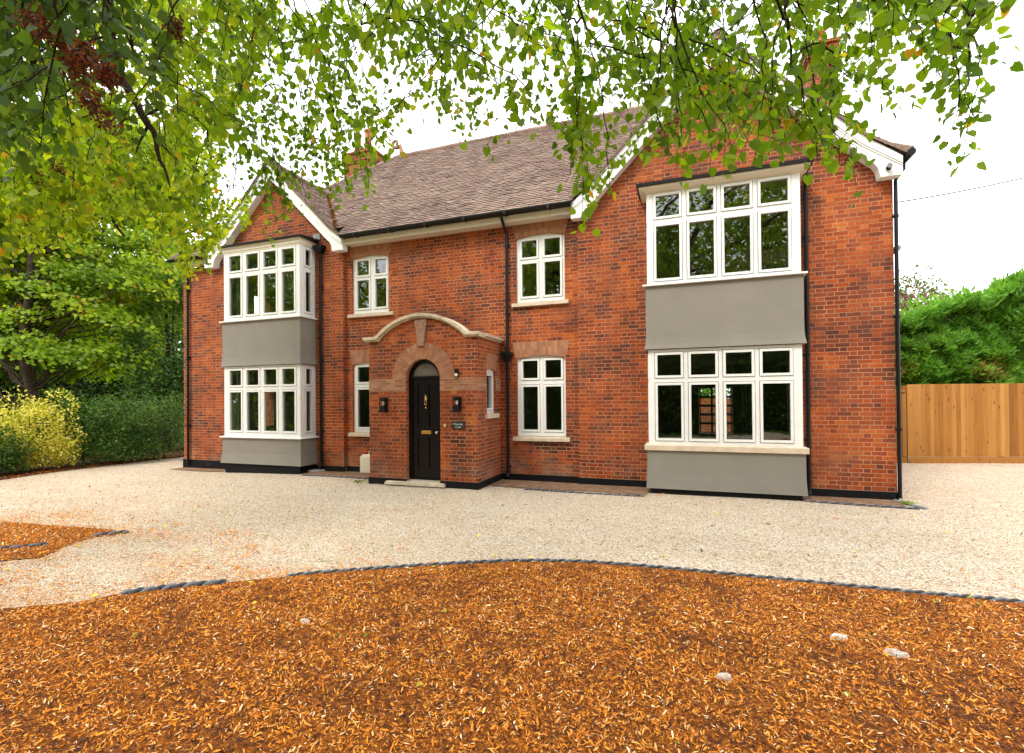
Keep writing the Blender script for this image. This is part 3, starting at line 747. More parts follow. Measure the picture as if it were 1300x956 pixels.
def pipe(pts, r=.034, clips=(), name='downpipe', label=None):
    m = MB(); m.tube(pts, r, 10)
    for (x, y, z) in clips:
        m.lathe((x, y, z), [(r+.009, -.03), (r+.009, .03)], 10); m.box(x-.055, x+.055, y+.02, y+.055, z-.012, z+.012)
    return m.build(name, M['pipe'], H, label=label)
x = -2.43; y = YM-.06
p1 = pipe([(x, -.275, 5.68), (x, -.22, 5.60), (x, y, 5.36), (x, y, 2.75)], clips=[(x, y, 5.1), (x, y, 3.6)])
p2 = pipe([(x, y, 2.62), (x, y, .16), (x, y-.05, .08)], clips=[(x, y, 2.2), (x, y, 1.05), (x, y, .3)])
def hopper(x, y, z, w=.2, par=None):
    m = MB(); a, b = w/2, w/3.4
    m.slab([(x-b, y-b, z-.12), (x+b, y-b, z-.12), (x+b, y+.05, z-.12), (x-b, y+.05, z-.12)], [(x-a, y-a*.8, z-.02), (x+a, y-a*.8, z-.02), (x+a, y+.05, z-.02), (x-a, y+.05, z-.02)])
    m.box(x-a-.01, x+a+.01, y-a*.8-.01, y+.052, z-.0195, z+.05); m.build('hopper', M['pipe'], par or H)
hopper(x, y, 2.73, .22, p2)
x = -7.36; p3 = pipe([(x, -.06, 5.50), (x, -.06, .20), (x, -.12, .06)], clips=[(x, -.06, 4.6), (x, -.06, 2.75), (x, -.06, 1.)]); hopper(x, -.06, 5.58, .26, p3)
x = -11.98; pipe([(x, -.275, 5.68), (x, -.2, 5.6), (x, -.06, 5.42), (x, -.06, 0.)], clips=[(x, -.06, 4.9), (x, -.06, 3.), (x, -.06, 1.1)])
x = 3.26; pipe([(x-.05, -.3, 5.64), (x-.02, -.2, 5.58), (x, -.06, 5.45), (x, -.06, .12), (x, -.10, .04)], clips=[(x, -.06, 4.6), (x, -.06, 2.5), (x, -.06, 1.)])
x = XR+.030; pipe([(x+.12, -.02, 5.7), (x+.12, -.02, 5.58), (x, -.03, 5.40), (x, -.03, .05)], .03, clips=[(x, -.03, 4.8), (x, -.03, 3.1), (x, -.03, 1.2)])
g = MB(); g.tube([(XR+.16, -.33, 5.73), (XR+.16, 3, 5.73)], .06, 8); g.build('gutter', M['pipe'], H)
g = MB(); g.tube([(XR+.07, .02, 4.27), (XR+.07, 2.2, 4.27)], .05, 8); g.build('gutter', M['lead'], H)
m = MB(); m.box(-7.62, -7.40, -.02, -.004, 5.80, 5.97); m.box(-7.62, -7.40, -.16, -.021, 5.80, 5.815); m.build('flashing', M['lead'], H)

# ---- porch
PX0, PX1, PY = -5.11, -2.61, -1.186
XD, RI, RO, ZS = -3.82, .395, .715, 2.205
pm = MB()
arc = lambda r, n=24, a0=math.pi, a1=0: [(XD+r*math.cos(a0+(a1-a0)*k/n), ZS+r*math.sin(a0+(a1-a0)*k/n)) for k in range(n+1)]
F = lambda pts: pm.face([(x, PY, z) for x, z in pts])
F([(PX0, .12), (XD-RI, .12), (XD-RI, ZS), (PX0, ZS)]); F([(XD+RI, .12), (PX1, .12), (PX1, ZS), (XD+RI, ZS)])
XCp, HWp, ZB, ZT = -3.86, 1.0, 3.0, 3.43
cr_ = (HWp**2+(ZT-ZB)**2)/(2*(ZT-ZB)); a_ = math.asin(HWp/cr_)
def cop(o, n=26): return [(XCp+(cr_+o)*math.sin(t), ZT-cr_+(cr_+o)*math.cos(t)) for t in [-a_+2*a_*k/n for k in range(n+1)]]
c0 = cop(0); nA = 24; a0 = arc(RI, nA)
mid = nA//2; cm = len(c0)//2
F([(PX0, ZS)]+a0[:mid+1]+list(reversed(c0[:cm+1]))+[(PX0, ZB)])
F(a0[mid:]+[(PX1, ZS), (PX1, ZB)]+list(reversed(c0[cm:])))
# jambs, soffit, back of the parapet
RD = .14
for x in (XD-RI, XD+RI):
    q = [(x, PY, .12), (x, PY+RD, .12), (x, PY+RD, ZS), (x, PY, ZS)]; pm.face(q if x < XD else q[::-1])
pt = [(PX0, ZB)]+c0+[(PX1, ZB)]
pm.face([(x, PY+.22, z) for x, z in [(PX1, 2.9)]+pt[::-1]+[(PX0, 2.9)]])
wall(pm, east(PX1), PY, YM, .12, ZB, [(-.70, -.20, 1.43, 2.42)], .09); wall(pm, west(PX0), -YM, -PY, .12, ZB)
PO = pm.build('porch', M['brick'], H)
m = MB()
for k in range(nA):
    a, b = a0[k], a0[k+1]; m.face([(b[0], PY, b[1]), (a[0], PY, a[1]), (a[0], PY+RD, a[1]), (b[0], PY+RD, b[1])][::-1], uv=[(k*.05+.05, .05), (k*.05, .05), (k*.05, .0), (k*.05+.05, 0)])
o0 = arc(RO+.01, nA); y = PY-.005
L = math.pi*.55/nA
for k in range(nA):
    m.face([(a0[k][0], y, a0[k][1]), (a0[k+1][0], y, a0[k+1][1]), (o0[k+1][0], y, o0[k+1][1]), (o0[k][0], y, o0[k][1])][::-1],
           uv=[(k*L, .01), (k*L+L, .01), (k*L+L, .33), (k*L, .33)][::-1])
m.build('arch', M['vous'], PO)
m = MB()
m.extr([(PX0-.004, 1.955), (XD-RI, 1.955), (XD-RI, ZS), (PX0-.004, ZS)], PY-.004, PY+.004); BAND2 = MB(); BAND2.extr([(XD+RI, 1.955), (PX1+.004, 1.955), (PX1+.004, ZS), (XD+RI, ZS)], PY-.004, PY+.004)
BAND2.box(PX1-.002, PX1+.004, PY+.005, -.702, 1.955, ZS); BAND3 = MB(); BAND3.box(PX1-.002, PX1+.004, -.198, YM-.01, 1.955, ZS)
nb = NT('rubbed brick band'); oo = nb.sep(nb.uv()); vv = nb.math('DIVIDE', oo[1], .052); fv = nb.math('FRACT', vv); rw = nb.math('FLOOR', vv)
uu = nb.math('DIVIDE', nb.math('ADD', nb.math('ADD', oo[0], 30.), nb.math('MULTIPLY', nb.math('MODULO', rw, 2.), .1)), .21); fu = nb.math('FRACT', uu)
dd = nb.math('MINIMUM', nb.math('MULTIPLY', nb.math('MINIMUM', fu, nb.math('SUBTRACT', 1., fu)), .21), nb.math('MULTIPLY', nb.math('MINIMUM', fv, nb.math('SUBTRACT', 1., fv)), .052))
cc = nb.ramp(nb.white(nb.comb(nb.math('FLOOR', uu), rw)), [(0., (.24, .10, .055)), (.6, (.36, .15, .08)), (1., (.40, .21, .12))])
cc = nb.mix(nb.maprange(nb.noise(nb.pos(), 2.5, 5, .7), .45, .65, 0., .55), cc, (.22, .14, .10)); nb.bsdf(nb.mix(nb.maprange(dd, .0015, .004), (.42, .27, .18), cc), .85, .2)
M['band'] = nb.m
m.build('brick_band', M['band'], PO); BAND2.build('brick_band', M['band'], PO); BAND3.build('brick_band', M['band'], PO)
m = MB(); kt = ZT-.03; xk = -3.84
m.extr([(xk-.075, 2.86), (xk+.075, 2.86), (xk+.10, 3.14), (xk+.13, 3.31), (xk+.135, kt-.005), (xk-.135, kt-.005), (xk-.13, 3.31), (xk-.10, 3.14)], PY-.045, PY+.01); m.build('keystone', M['key'], PO, bevel=.006)
m = MB()
def cpath(lo, hi, y0, y1):
    a, b = cop(lo), cop(hi); xe0, xe1 = PX0-.10, PX1+.06
    lower = [(xe0, ZB+lo)]+[p for p in a if True]+[(xe1, ZB+lo)]
    a[0] = (a[0][0], ZB+lo); a[-1] = (a[-1][0], ZB+lo); b[0] = (b[0][0], ZB+hi); b[-1] = (b[-1][0], ZB+hi)
    A = [(xe0, ZB+lo)]+a+[(xe1, ZB+lo)]; B = [(xe0, ZB+hi)]+b+[(xe1, ZB+hi)]
    for i in range(len(A)-1):
        p, q, r_, s_ = A[i], A[i+1], B[i+1], B[i]
        m.face([(p[0], y0, p[1]), (q[0], y0, q[1]), (r_[0], y0, r_[1]), (s_[0], y0, s_[1])]); m.face([(q[0], y1, q[1]), (p[0], y1, p[1]), (s_[0], y1, s_[1]), (r_[0], y1, r_[1])])
        m.face([(s_[0], y0, s_[1]), (r_[0], y0, r_[1]), (r_[0], y1, r_[1]), (s_[0], y1, s_[1])]); m.face([(q[0], y0, q[1]), (p[0], y0, p[1]), (p[0], y1, p[1]), (q[0], y1, q[1])])
    for i in (0, -1):
        p, s_ = A[i], B[i]; m.face([(p[0], y0, p[1]), (p[0], y1, p[1]), (s_[0], y1, s_[1]), (s_[0], y0, s_[1])])
cpath(0, .035, PY-.035, PY+.25); cpath(.0355, .095, PY-.085, PY+.28)
m.box(PX1-.22, PX1+.035, PY+.251, YM-.002, ZB, ZB+.035); m.box(PX1-.25, PX1+.085, PY+.281, YM-.002, ZB+.0355, ZB+.093)
m.box(PX0-.035, PX0+.22, PY+.251, YM-.002, ZB, ZB+.035); m.box(PX0-.085, PX0+.25, PY+.281, YM-.002, ZB+.0355, ZB+.093)
m.build('coping', M['cope'], PO)
m = MB(); m.box(PX0+.1, PX1-.1, PY+.225, YM-.003, 2.86, 2.95); m.build('porch_roof', M['bayroof'], PO)
m = MB()
m.T = front(PY-.02); m.box(PX0-.02, XD-RI, 0, .03, -.15, .138); m.T = west(PX0-.02); m.box(-YM+.021, -PY-.011, 0, .03, -.15, .138); m.T = None; m.build('porch_plinth', M['black'], PO); m = MB(); m.T = front(PY-.02); m.box(XD+RI, PX1+.02, 0, .03, -.15, .138); m.T = east(PX1+.02); m.box(PY+.011, YM-.021, 0, .03, -.15, .138)
m.T = None; m.build('porch_plinth', M['black'], PO)
# side window of the porch with its own sill and lintel
sw = window(east(PX1-.055), -.70, -.20, 1.47, 2.42, [(-.60, -.30)], [(1.58, 2.26)], parent=PO, name='porch_window')
for c in list(sw.children): c.parent = PO; c.name = 'porch_window_pane'
m = MB(); m.box(PX1-.09, PX1+.055, -.78, -.12, 1.37, 1.465); m.build('porch_window_sill', M['sill'], PO, bevel=.005)
m = MB(); m.T = east(PX1+.004); n = 8
bt = [(-.71+.52*k/n, 2.36+.045*math.sin(math.pi*k/n)) for k in range(n+1)]
m.extr(bt+[(-.14, 2.72), (-.76, 2.72)], 0, .05); m.T = None; m.build('porch_window_lintel', M['gauged'], PO)
# door
DY = PY+.11
m = MB(); y0, y1 = DY, DY+.07
m.box(XD-RI+.001, XD-RI+.08, y0, y1, .12, ZS); m.box(XD+RI-.08, XD+RI-.001, y0, y1, .12, ZS)
ai, ao = arc(RI-.08, 20), arc(RI-.001, 20)
for k in range(20):
    m.slab([(ai[k][0], y0, ai[k][1]), (ai[k+1][0], y0, ai[k+1][1]), (ai[k+1][0], y1, ai[k+1][1]), (ai[k][0], y1, ai[k][1])],
           [(ao[k][0], y0, ao[k][1]), (ao[k+1][0], y0, ao[k+1][1]), (ao[k+1][0], y1, ao[k+1][1]), (ao[k][0], y1, ao[k][1])])
m.box(XD-RI+.081, XD+RI-.081, y0+.003, y1, ZS+.0, ZS+.05); m.box(XD-RI+.081, XD+RI-.081, y0+.002, y1, .12, .15)
m.build('door_frame', M['door'], H)
m = MB(); x0, x1 = XD-RI+.083, XD+RI-.083; y0 = DY+.03; z0, z1 = .153, ZS-.003; xc = (x0+x1)/2; st = .10
cols = [(x0, x0+st), (xc-.045, xc+.045), (x1-st, x1)]
m.box(x0, x0+st, y0, y0+.045, z0, z1); m.box(x1-st, x1, y0, y0+.045, z0, z1)
for a, b in ((z0, z0+.19), (1.0, 1.19), (z1-.13, z1)): m.box(x0+st, x1-st, y0, y0+.045, a, b)
for a, b in ((z0+.19, 1.0), (1.19, z1-.13)): m.box(xc-.045, xc+.045, y0, y0+.045, a, b)
for a, b in ((x0+st, xc-.045), (xc+.045, x1-st)):
    for c, d in ((z0+.19, 1.0), (1.19, z1-.13)):
        m.box(a, b, y0+.022, y0+.035, c, d)
        m.box(a, a+.014, y0+.004, y0+.0215, c, d); m.box(b-.014, b, y0+.004, y0+.0215, c, d); m.box(a+.014, b-.014, y0+.004, y0+.0215, c, c+.014); m.box(a+.014, b-.014, y0+.004, y0+.0215, d-.014, d)
D = m.build('front_door', M['door'], H, bevel=.003, label='glossy black panelled front door under the brick arch')
m = MB(); m.box(xc-.115, xc+.115, y0-.010, y0-.001, 1.06, 1.13); m.box(xc-.09, xc+.09, y0-.016, y0-.0105, 1.075, 1.115); m.build('letterbox', M['brass'], D, bevel=.003)
m = MB(); m.lathe((xc, y0-.03, 1.78), [(.012, 0), (.032, .006), (.036, .02), (.02, .03)], 14, 'y')
m.tube([(xc+.024*math.cos(t), y0-.03, 1.71+.055*math.sin(t)) for t in [math.pi*.5+2*math.pi*k/20 for k in range(21)]], .008, 8); m.tube([(xc, y0-.03, 1.79), (xc+.02, y0-.045, 1.83), (xc-.01, y0-.03, 1.86)], [.02, .018, .008], 8)
m.lathe((xc, y0-.03, 1.60), [(.01, 0), (.02, .01), (.02, .03)], 10, 'y'); m.build('knocker', M['brass'], D, smooth=True)
m = MB(); m.lathe((x1-.055, y0-.062, 1.09), [(.008, 0), (.026, .006), (.030, .022), (.022, .034), (.010, .040), (.010, .054), (.028, .056), (.028, .0615)], 16, 'y'); m.build('door_knob', M['steel'], D, smooth=True)
m = MB(); ag = [(x, z) for x, z in arc(RI-.085, 20)]; m.face([(x, DY+.035, z) for x, z in [(XD+RI-.085, ZS+.05), (XD-RI+.085, ZS+.05)]+ag[2:-2]][::-1]); m.build('fanlight', M['fan'], D)
m = MB(); m.slab([(-4.68, -1.30, .025), (-3.30, -1.30, .025), (-3.30, -1.075, .025), (-4.68, -1.075, .025)], [(-4.665, -1.285, .088), (-3.315, -1.285, .088), (-3.315, -1.075, .10), (-4.665, -1.075, .10)])
m.box(XD-RI+.002, XD+RI-.002, -1.0745, DY+.07, .05, .118); m.build('doorstep', M['cope'], H, bevel=.006)
# unseen blocker added behind the door so that the hall is dark
m = MB(); m.box(-4.6, -3.1, DY+.30, DY+.32, .12, 2.8); m.build('hall_light_block', M['panel'], H)

# ================================================================== small things on and by the wall
def lantern(x, z, side, label):
    L_ = thing('wall_lantern', (x, PY-.002, z), label, 'wall lamp', 'black box lanterns beside the front door')
    y = PY-.003
    m = MB(); m.box(x-.045, x+.045, y-.014, y, z-.15, z+.15); m.build('backplate', M['pipe'], L_)
    m = MB(); w_, d0, d1 = .062, y-.145, y-.0145
    m.box(x-w_, x+w_, d0, d1, z+.132, z+.152); m.box(x-w_, x+w_, d0, d1, z-.152, z-.128)
    for a, b in ((x-w_, x-w_+.014), (x+w_-.014, x+w_)):
        m.box(a, b, d0, d0+.014, z-.128, z+.132); m.box(a, b, d1-.014, d1, z-.128, z+.132)
    m.box(x-w_+.014, x-w_+.02, d0+.002, d1-.002, z-.128, z-.02); m.box(x+w_-.02, x+w_-.014, d0+.002, d1-.002, z-.128, z-.02); m.box(x-w_+.0145, x+w_-.0145, d0+.001, d0+.006, z-.128, z-.03); m.box(x-w_+.0145, x+w_-.0145, d0+.001, d0+.006, z+.085, z+.132)
    m.build('lamp_body', M['pipe'], L_)
    m = MB(); m.lathe((x, y-.08, z-.02), [(.012, 0), (.026, .03), (.030, .06), (.02, .085), (.006, .10)], 12); m.build('bulb', M['lampg'], L_, smooth=True)
lantern(-4.70, 1.665, 0, 'black box lantern on the brick pier left of the front door'); lantern(-3.006, 1.672, 1, 'black box lantern above the name plate, right of the door')
s = thing('motion_sensor', (-3.04, PY, 2.29), 'small black motion sensor beside the brick arch', 'sensor')
m = MB(); m.box(-3.08, -3.0, PY-.04, PY-.006, 2.21, 2.38); m.build('sensor_housing', M['pipe'], s, bevel=.008)
m = MB(); m.lathe((-3.04, PY-.085, 2.25), [(.01, 0), (.028, .008), (.034, .03), (.034, .044)], 12, 'y'); m.build('sensor_eye', M['lampg'], s, smooth=True)
s = thing('name_plate', (-3.02, PY, 1.25), 'dark slate house name plate with two lines of pale lettering', 'sign')
m = MB(); m.box(-3.165, -2.875, PY-.022, PY-.006, 1.18, 1.325); m.build('slate', M['slate'], s, bevel=.002)
def text(body, loc, size, mat, parent):
    cu = bpy.data.curves.new('lettering', 'FONT'); cu.body = body; cu.size = size; cu.align_x = 'CENTER'; cu.extrude = .0012
    o = bpy.data.objects.new('tmp', cu); COL.objects.link(o); dg = bpy.context.evaluated_depsgraph_get(); dg.update()
    me = bpy.data.meshes.new_from_object(o.evaluated_get(dg)); bpy.data.objects.remove(o)
    me.transform(Matrix.Translation(Vector(loc)) @ Matrix.Rotation(math.pi/2, 4, 'X')); me.transform(Matrix.Translation(-Vector(ORG[parent.name])))
    me.materials.clear(); me.materials.append(mat); q = bpy.data.objects.new('lettering', me); COL.objects.link(q); q.parent = parent
text('Waverley', (-3.02, PY-.0235, 1.262), .054, M['letter'], s); text('Croft', (-3.02, PY-.0235, 1.203), .054, M['letter'], s)
s = thing('doorbell', (-3.31, PY, 1.25), 'round brass doorbell on the brick beside the front door', 'doorbell')
m = MB(); m.lathe((-3.31, PY-.018, 1.25), [(.02, 0), (.036, .004), (.040, .014)], 18, 'y'); m.build('bell_plate', M['brass'], s)
m = MB(); m.lathe((-3.31, PY-.026, 1.25), [(.006, 0), (.012, .003), (.012, .0078)], 12, 'y'); m.build('push_button', M['letter'], s)
s = thing('security_camera', (4.45, -.22, 5.55), 'small dark camera fixed to the white bargeboard foot', 'camera')
m = MB(); m.lathe((4.44, -.235, 5.55), [(.04, 0), (.04, .02)], 12, 'y'); m.tube([(4.44, -.24, 5.55), (4.42, -.29, 5.54)], .015, 8); m.build('mounting', M['pipe'], s)
m = MB(); m.tube([(4.45, -.25, 5.565), (4.41, -.36, 5.545)], .035, 12); m.build('camera_barrel', M['lead'], s)
s = thing('overhead_cable', (XR, -.02, 5.02), 'thin black overhead cable running from the right corner of the house', 'cable')
a, b = np.array([XR+.04, -.009, 5.03]), np.array([14.5, 6.2, 8.9]); m = MB()
m.tube([tuple(a+(b-a)*t-np.array([0, 0, 1.])*1.5*t*(1-t)) for t in np.linspace(0, 1, 24)], .011, 6); m.build('wire', M['cable'], s)
s = thing('plastic_jerrycan', (-6.02, -.02, .03), 'white plastic jerrycan with a red cap beside the porch', 'jerrycan')
m = MB(); m.slab([(-6.17, -.12, .02), (-5.84, -.12, .02), (-5.84, .05, .02), (-6.17, .05, .02)], [(-6.17, -.12, .42), (-5.84, -.12, .42), (-5.84, .05, .42), (-6.17, .05, .42)])
m.slab([(-6.165, -.115, .42), (-5.845, -.115, .42), (-5.845, .045, .42), (-6.165, .045, .42)], [(-6.12, -.07, .47), (-5.89, -.07, .47), (-5.89, .0, .47), (-6.12, .0, .47)]); m.build('container_body', M['plastic'], s, bevel=.02)
m = MB(); m.lathe((-6.05, -.035, .47), [(.045, 0), (.045, .05), (.04, .055)], 14); m.build('cap', M['red'], s)
m = MB(); m.tube([(-5.97, -.035, .47), (-5.96, -.035, .53), (-5.90, -.035, .53), (-5.88, -.035, .46)], .014, 8); m.build('handle', M['plastic'], s)
m = MB(); zz = gz(-7.5, -.3)
m.slab([(-7.80, -.16, zz+.0), (-7.42, -.34, zz), (-7.28, -.02, zz), (-7.66, .0, zz)], [(-7.80, -.16, zz+.055), (-7.42, -.34, zz+.055), (-7.28, -.02, zz+.055), (-7.66, .0, zz+.055)])
tag(m.build('paving_slab', M['concrete'], None, bevel=.006), 'small pale concrete slab under the downpipe beside the left bay', 'slab')

# ---- twisted edging
def twist(name, pts, label, r=.0125, pitch=.085, z0=.014):
    P = [Vector((x, y, gz(x, y)+z0)) for x, y in pts]
    # smooth resample
    cr = []
    for i in range(len(P)-1):
        p0, p1, p2, p3 = P[max(i-1, 0)], P[i], P[i+1], P[min(i+2, len(P)-1)]
        n = max(2, int((p2-p1).length/.012))
        for k in range(n):
            t = k/n; cr.append(.5*((2*p1)+(-p0+p2)*t+(2*p0-5*p1+4*p2-p3)*t*t+(-p0+3*p1-3*p2+p3)*t**3))
    cr.append(P[-1]); m = MB(); s = 0.
    A, B = [], []
    for i, p in enumerate(cr):
        if i: s += (p-cr[i-1]).length
        d = (cr[min(i+1, len(cr)-1)]-cr[max(i-1, 0)]).normalized(); sd = d.cross(Vector((0, 0, 1))).normalized(); a = s/pitch*2*math.pi/2
        off = (sd*math.cos(a)+Vector((0, 0, 1))*math.sin(a))*r*.85; A.append(p+off); B.append(p-off)
    m.tube(A, r, 6, lv=.62); m.tube(B, r, 6, lv=.2)
    return tag(m.build(name, M['rope'], None, smooth=True), label, 'edging')
twist('edging_rope', [(-2.55, -6.10)]+[(x, y+.03) for x, y in BED[5:]], 'long blue grey twisted edging curving along the front mulch bed')
twist('edging_rope', [(-3.65, -6.93), (-3.3, -6.62), (-2.98, -6.42)], 'short length of twisted edging half buried at the left of the front bed', .02)
twist('edging_rope', [(-6.75, -6.62), (-6.5, -6.42), (-6.22, -6.18)], 'bluish edging rope lying across the left mulch bed at the frame edge', .018)
twist('edging_rope', [(-6.12, -5.75), (-6.02, -5.62), (-5.88, -5.47)], 'stub of grey edging at the tip of the left mulch bed', .02)
twist('edging_rope', [(3.10, -.56), (3.8, -.62), (4.62, -.68)], 'edging rope along the footing of the right hand corner', .011)
twist('edging_rope', [(-1.75, -.90), (-1.2, -.93), (-.5, -.97), (.2, -.96), (.5, -.93)], 'dark edging length in the gravel left of the right bay', .011)
twist('edging_rope', [(-7.35, -.70), (-6.4, -.72), (-5.25, -.74)], 'grey edging in front of the strip between left bay and porch', .012)
m = MB(); m.tube([(4.50, -.10, .02), (4.62, -.42, .02), (4.72, -.66, .02)], .022, 8); tag(m.build('timber_peg', M['lead'], None), 'pale round rod lying at the right corner of the house', 'rod')
# stones in the bark
def stone(x, y, r, label, flat=.35, seed=0):
    rr = random.Random(seed); n = 9; base = []; top = []
    for k in range(n):
        a = 2*math.pi*k/n; q = r*rr.uniform(.75, 1.15); base.append((x+q*math.cos(a)*1.4, y+q*math.sin(a)*.8, -.02)); top.append((x+q*.7*math.cos(a)*1.4, y+q*.7*math.sin(a)*.8, .022+r*flat*.7*rr.uniform(.8, 1.1)))
    m = MB(); m.slab(base, top); tag(m.build('stone', M['flint'], None, bevel=.01), label, 'stone', 'pale stones lying in the bark mulch')
stone(2.27, -5.80, .06, 'flat pale stone in the mulch, the left one of the two largest', seed=1); stone(2.56, -5.94, .065, 'flat pale stone in the mulch, the right one of the two largest', seed=2)
stone(1.45, -6.62, .045, 'small rounded white stone near the bottom of the mulch bed', .6, 3); stone(-1.62, -6.85, .045, 'small cream stone in the left part of the mulch bed', .6, 4)

# ---- fences
def fence(name, a, b, h, label, cap=False, bw=.108, face=1, tone=0.):
    a, b = np.array(a, float), np.array(b, float); L_ = np.linalg.norm(b-a); d = (b-a)/L_; nrm = np.array([d[1], -d[0]])*face
    T = lambda u, dd, z: (a[0]+d[0]*u-nrm[0]*dd, a[1]+d[1]*u-nrm[1]*dd, z)
    f = thing(name, (a[0], a[1], 0), label, 'fence'); m = MB(); m.T = T; u = 0.
    while u < L_-.02:
        w_ = bw*random.uniform(.96, 1.04); e_ = min(u+w_-.016, L_); q = random.uniform(-.004, .004)
        m.slab([(u, -.002+q, .17), (e_, -.044+q, .17), (e_, -.022+q, .17), (u, .006+q, .17)], [(u, -.002+q, h+random.uniform(-.012, .006)), (e_, -.044+q, h), (e_, -.022+q, h), (u, .006+q, h)], lv=min(1, max(0, random.gauss(.42+tone, .26))))
        u += w_
    m.build('fence_boards', M['wood'], f); m = MB(); m.T = T; m.box(.01, L_-.01, .007, .0115, .17, h-.03, lv=0.); m.build('gap_shade_sheet', simple('painted gap shade', (.035, .014, .005), .9, .1), f)  # dark sheet behind the board gaps; shade between boards put into its colour
    m = MB(); m.T = T; m.box(0, L_, -.058, -.045, -.03, .165, lv=.25); m.build('gravel_board', M['wood'], f)
    m = MB(); m.T = T
    for z in (.45, h*.55, h-.25): m.box(0, L_, .012, .06, z, z+.08, lv=.5)
    m.build('rail', M['wood'], f)
    k = 0
    while k < L_+.1:
        m = MB(); m.T = T; m.box(k-.05, k+.05, .065, .165, -.1, h-.03, lv=.4); m.build('post', M['wood'], f); k += 2.4
    if cap: m = MB(); m.T = T; m.box(-.02, L_+.0, -.06, .06, h+.006, h+.036, lv=.9); m.build('cap_rail', M['wood'], f)
fence('board_fence', (6.68, 5.6), (14.2, 7.75), 2.06, 'tall new orange brown close board fence right of the house')
fence('board_fence', (5.2, 5.9), (6.66, 5.62), 1.87, 'lower yellowish fence panel with a pale cap, next to the house corner', cap=True, tone=.3)
gw = MB(); gw.box(-14, 12, 16, 16.25, -.2, 1.7); tag(gw.build('garden_wall', M['brick']), 'brick garden wall seen through the house windows', 'wall')
# ================================================================== VEGETATION
def unit(a): return a/np.maximum(np.linalg.norm(a, axis=-1, keepdims=True), 1e-9)
HEART = np.array([(0, .02, 0), (-.27, -.09, .05), (-.50, .20, .13), (-.37, .60, .09), (0, 1.0, -.06), (.37, .60, .09), (.50, .20, .13), (.27, -.09, .05)])
HF = np.array([(0, 4, 3, 2, 1), (0, 7, 6, 5, 4)])
FROND = np.array([(0, 0, 0), (-.15, .35, .03), (0, 1., -.12), (.15, .35, .03)])
DIAM = np.array([(0, 0, 0), (-.36, .42, .07), (0, 1., -.03), (.36, .42, .07)]); DF = np.array([(0, 3, 2, 1)])
LOBE = np.array([(0, 0, 0), (-.55, .12, .04), (-.30, .36, 0), (-.58, .72, .03), (0, 1.05, -.12), (.58, .72, .03), (.30, .36, 0), (.55, .12, .04)]); LF = np.array([(0, 4, 3, 2, 1), (0, 7, 6, 5, 4)])
def leaves(name, P, tip, nrm, size, mat, parent=None, shape='heart', lv=None):
    tpl, fc = {'heart': (HEART, HF), 'diam': (DIAM, DF), 'frond': (FROND, DF), 'lobe': (LOBE, LF)}[shape]
    P, tip, nrm = map(lambda a: np.asarray(a, float), (P, tip, nrm)); N = len(P)
    tip = unit(tip); nrm = unit(nrm-tip*np.sum(nrm*tip, 1, keepdims=True)); sd = np.cross(tip, nrm)
    size = np.broadcast_to(size, (N,)); wv = size*RNG.uniform(.82, 1.12, N); fd = RNG.uniform(-.6, 1.8, N)*size
    V = (P[:, None]+sd[:, None]*(tpl[None, :, 0:1]*wv[:, None, None])+tip[:, None]*(tpl[None, :, 1:2]*size[:, None, None])+nrm[:, None]*(tpl[None, :, 2:3]*fd[:, None, None])).reshape(-1, 3)
    Fc = (fc[None]+(np.arange(N)*len(tpl))[:, None, None]).reshape(-1, fc.shape[1])
    if lv is None: lv = RNG.random(N)
    return fastmesh(name, V, Fc, mat, np.repeat(np.clip(lv, 0, 1), len(fc)), parent)
def rnd3(n): return unit(RNG.normal(size=(n, 3)))
class VN:                                                   # cheap value noise
    def __init__(s, seed, dims=2): s.g = np.random.default_rng(seed).random((64,)*dims); s.d = dims
    def __call__(s, P):
        P = np.asarray(P)[:, :s.d]; i = np.floor(P).astype(int); f = P-i; f = f*f*(3-2*f); r = 0
        for c in range(2**s.d):
            o = [(c >> k) & 1 for k in range(s.d)]; w_ = 1.
            for k in range(s.d): w_ = w_*(f[:, k] if o[k] else 1-f[:, k])
            r = r+w_*s.g[tuple((i[:, k]+o[k]) % 64 for k in range(s.d))]
        return r
def tubes(name, lines, mat, parent, seg=4):
    """many thin tapered polylines as one mesh"""
    V, Fq, b = [], [], 0
    ang = np.arange(seg)*2*np.pi/seg
    for pts, r0, r1 in lines:
        p = np.asarray(pts, float); n = len(p); d = unit(np.gradient(p, axis=0))
        a = unit(np.cross(d, np.array([.31, .17, .93])+0*d)); c = np.cross(a, d); r = np.linspace(r0, r1, n)[:, None, None]
        V.append((p[:, None]+(a[:, None]*np.cos(ang)[None, :, None]+c[:, None]*np.sin(ang)[None, :, None])*r).reshape(-1, 3))
        i = np.arange(n-1)[:, None]*seg; k = np.arange(seg)[None]; k2 = (k+1) % seg
        Fq.append(np.stack([b+i+k, b+i+k2, b+i+seg+k2, b+i+seg+k], -1).reshape(-1, 4)); b += n*seg
    return fastmesh(name, np.concatenate(V), np.concatenate(Fq), mat, None, parent, smooth=True)
def limb(a, b, r0, r1, sag=0., n=9, wob=.12):
    a, b = np.array(a, float), np.array(b, float); L_ = np.linalg.norm(b-a); t = np.linspace(0, 1, n)[:, None]
    w_ = RNG.normal(size=(n, 3))*wob*L_*.12; w_[0] = w_[-1] = 0; w_ = (w_+np.roll(w_, 1, 0)*.5)
    w_[0] = w_[-1] = 0
    return (a+(b-a)*t+w_+np.array([0, 0, 1.])*sag*4*t*(1-t), r0, r1)

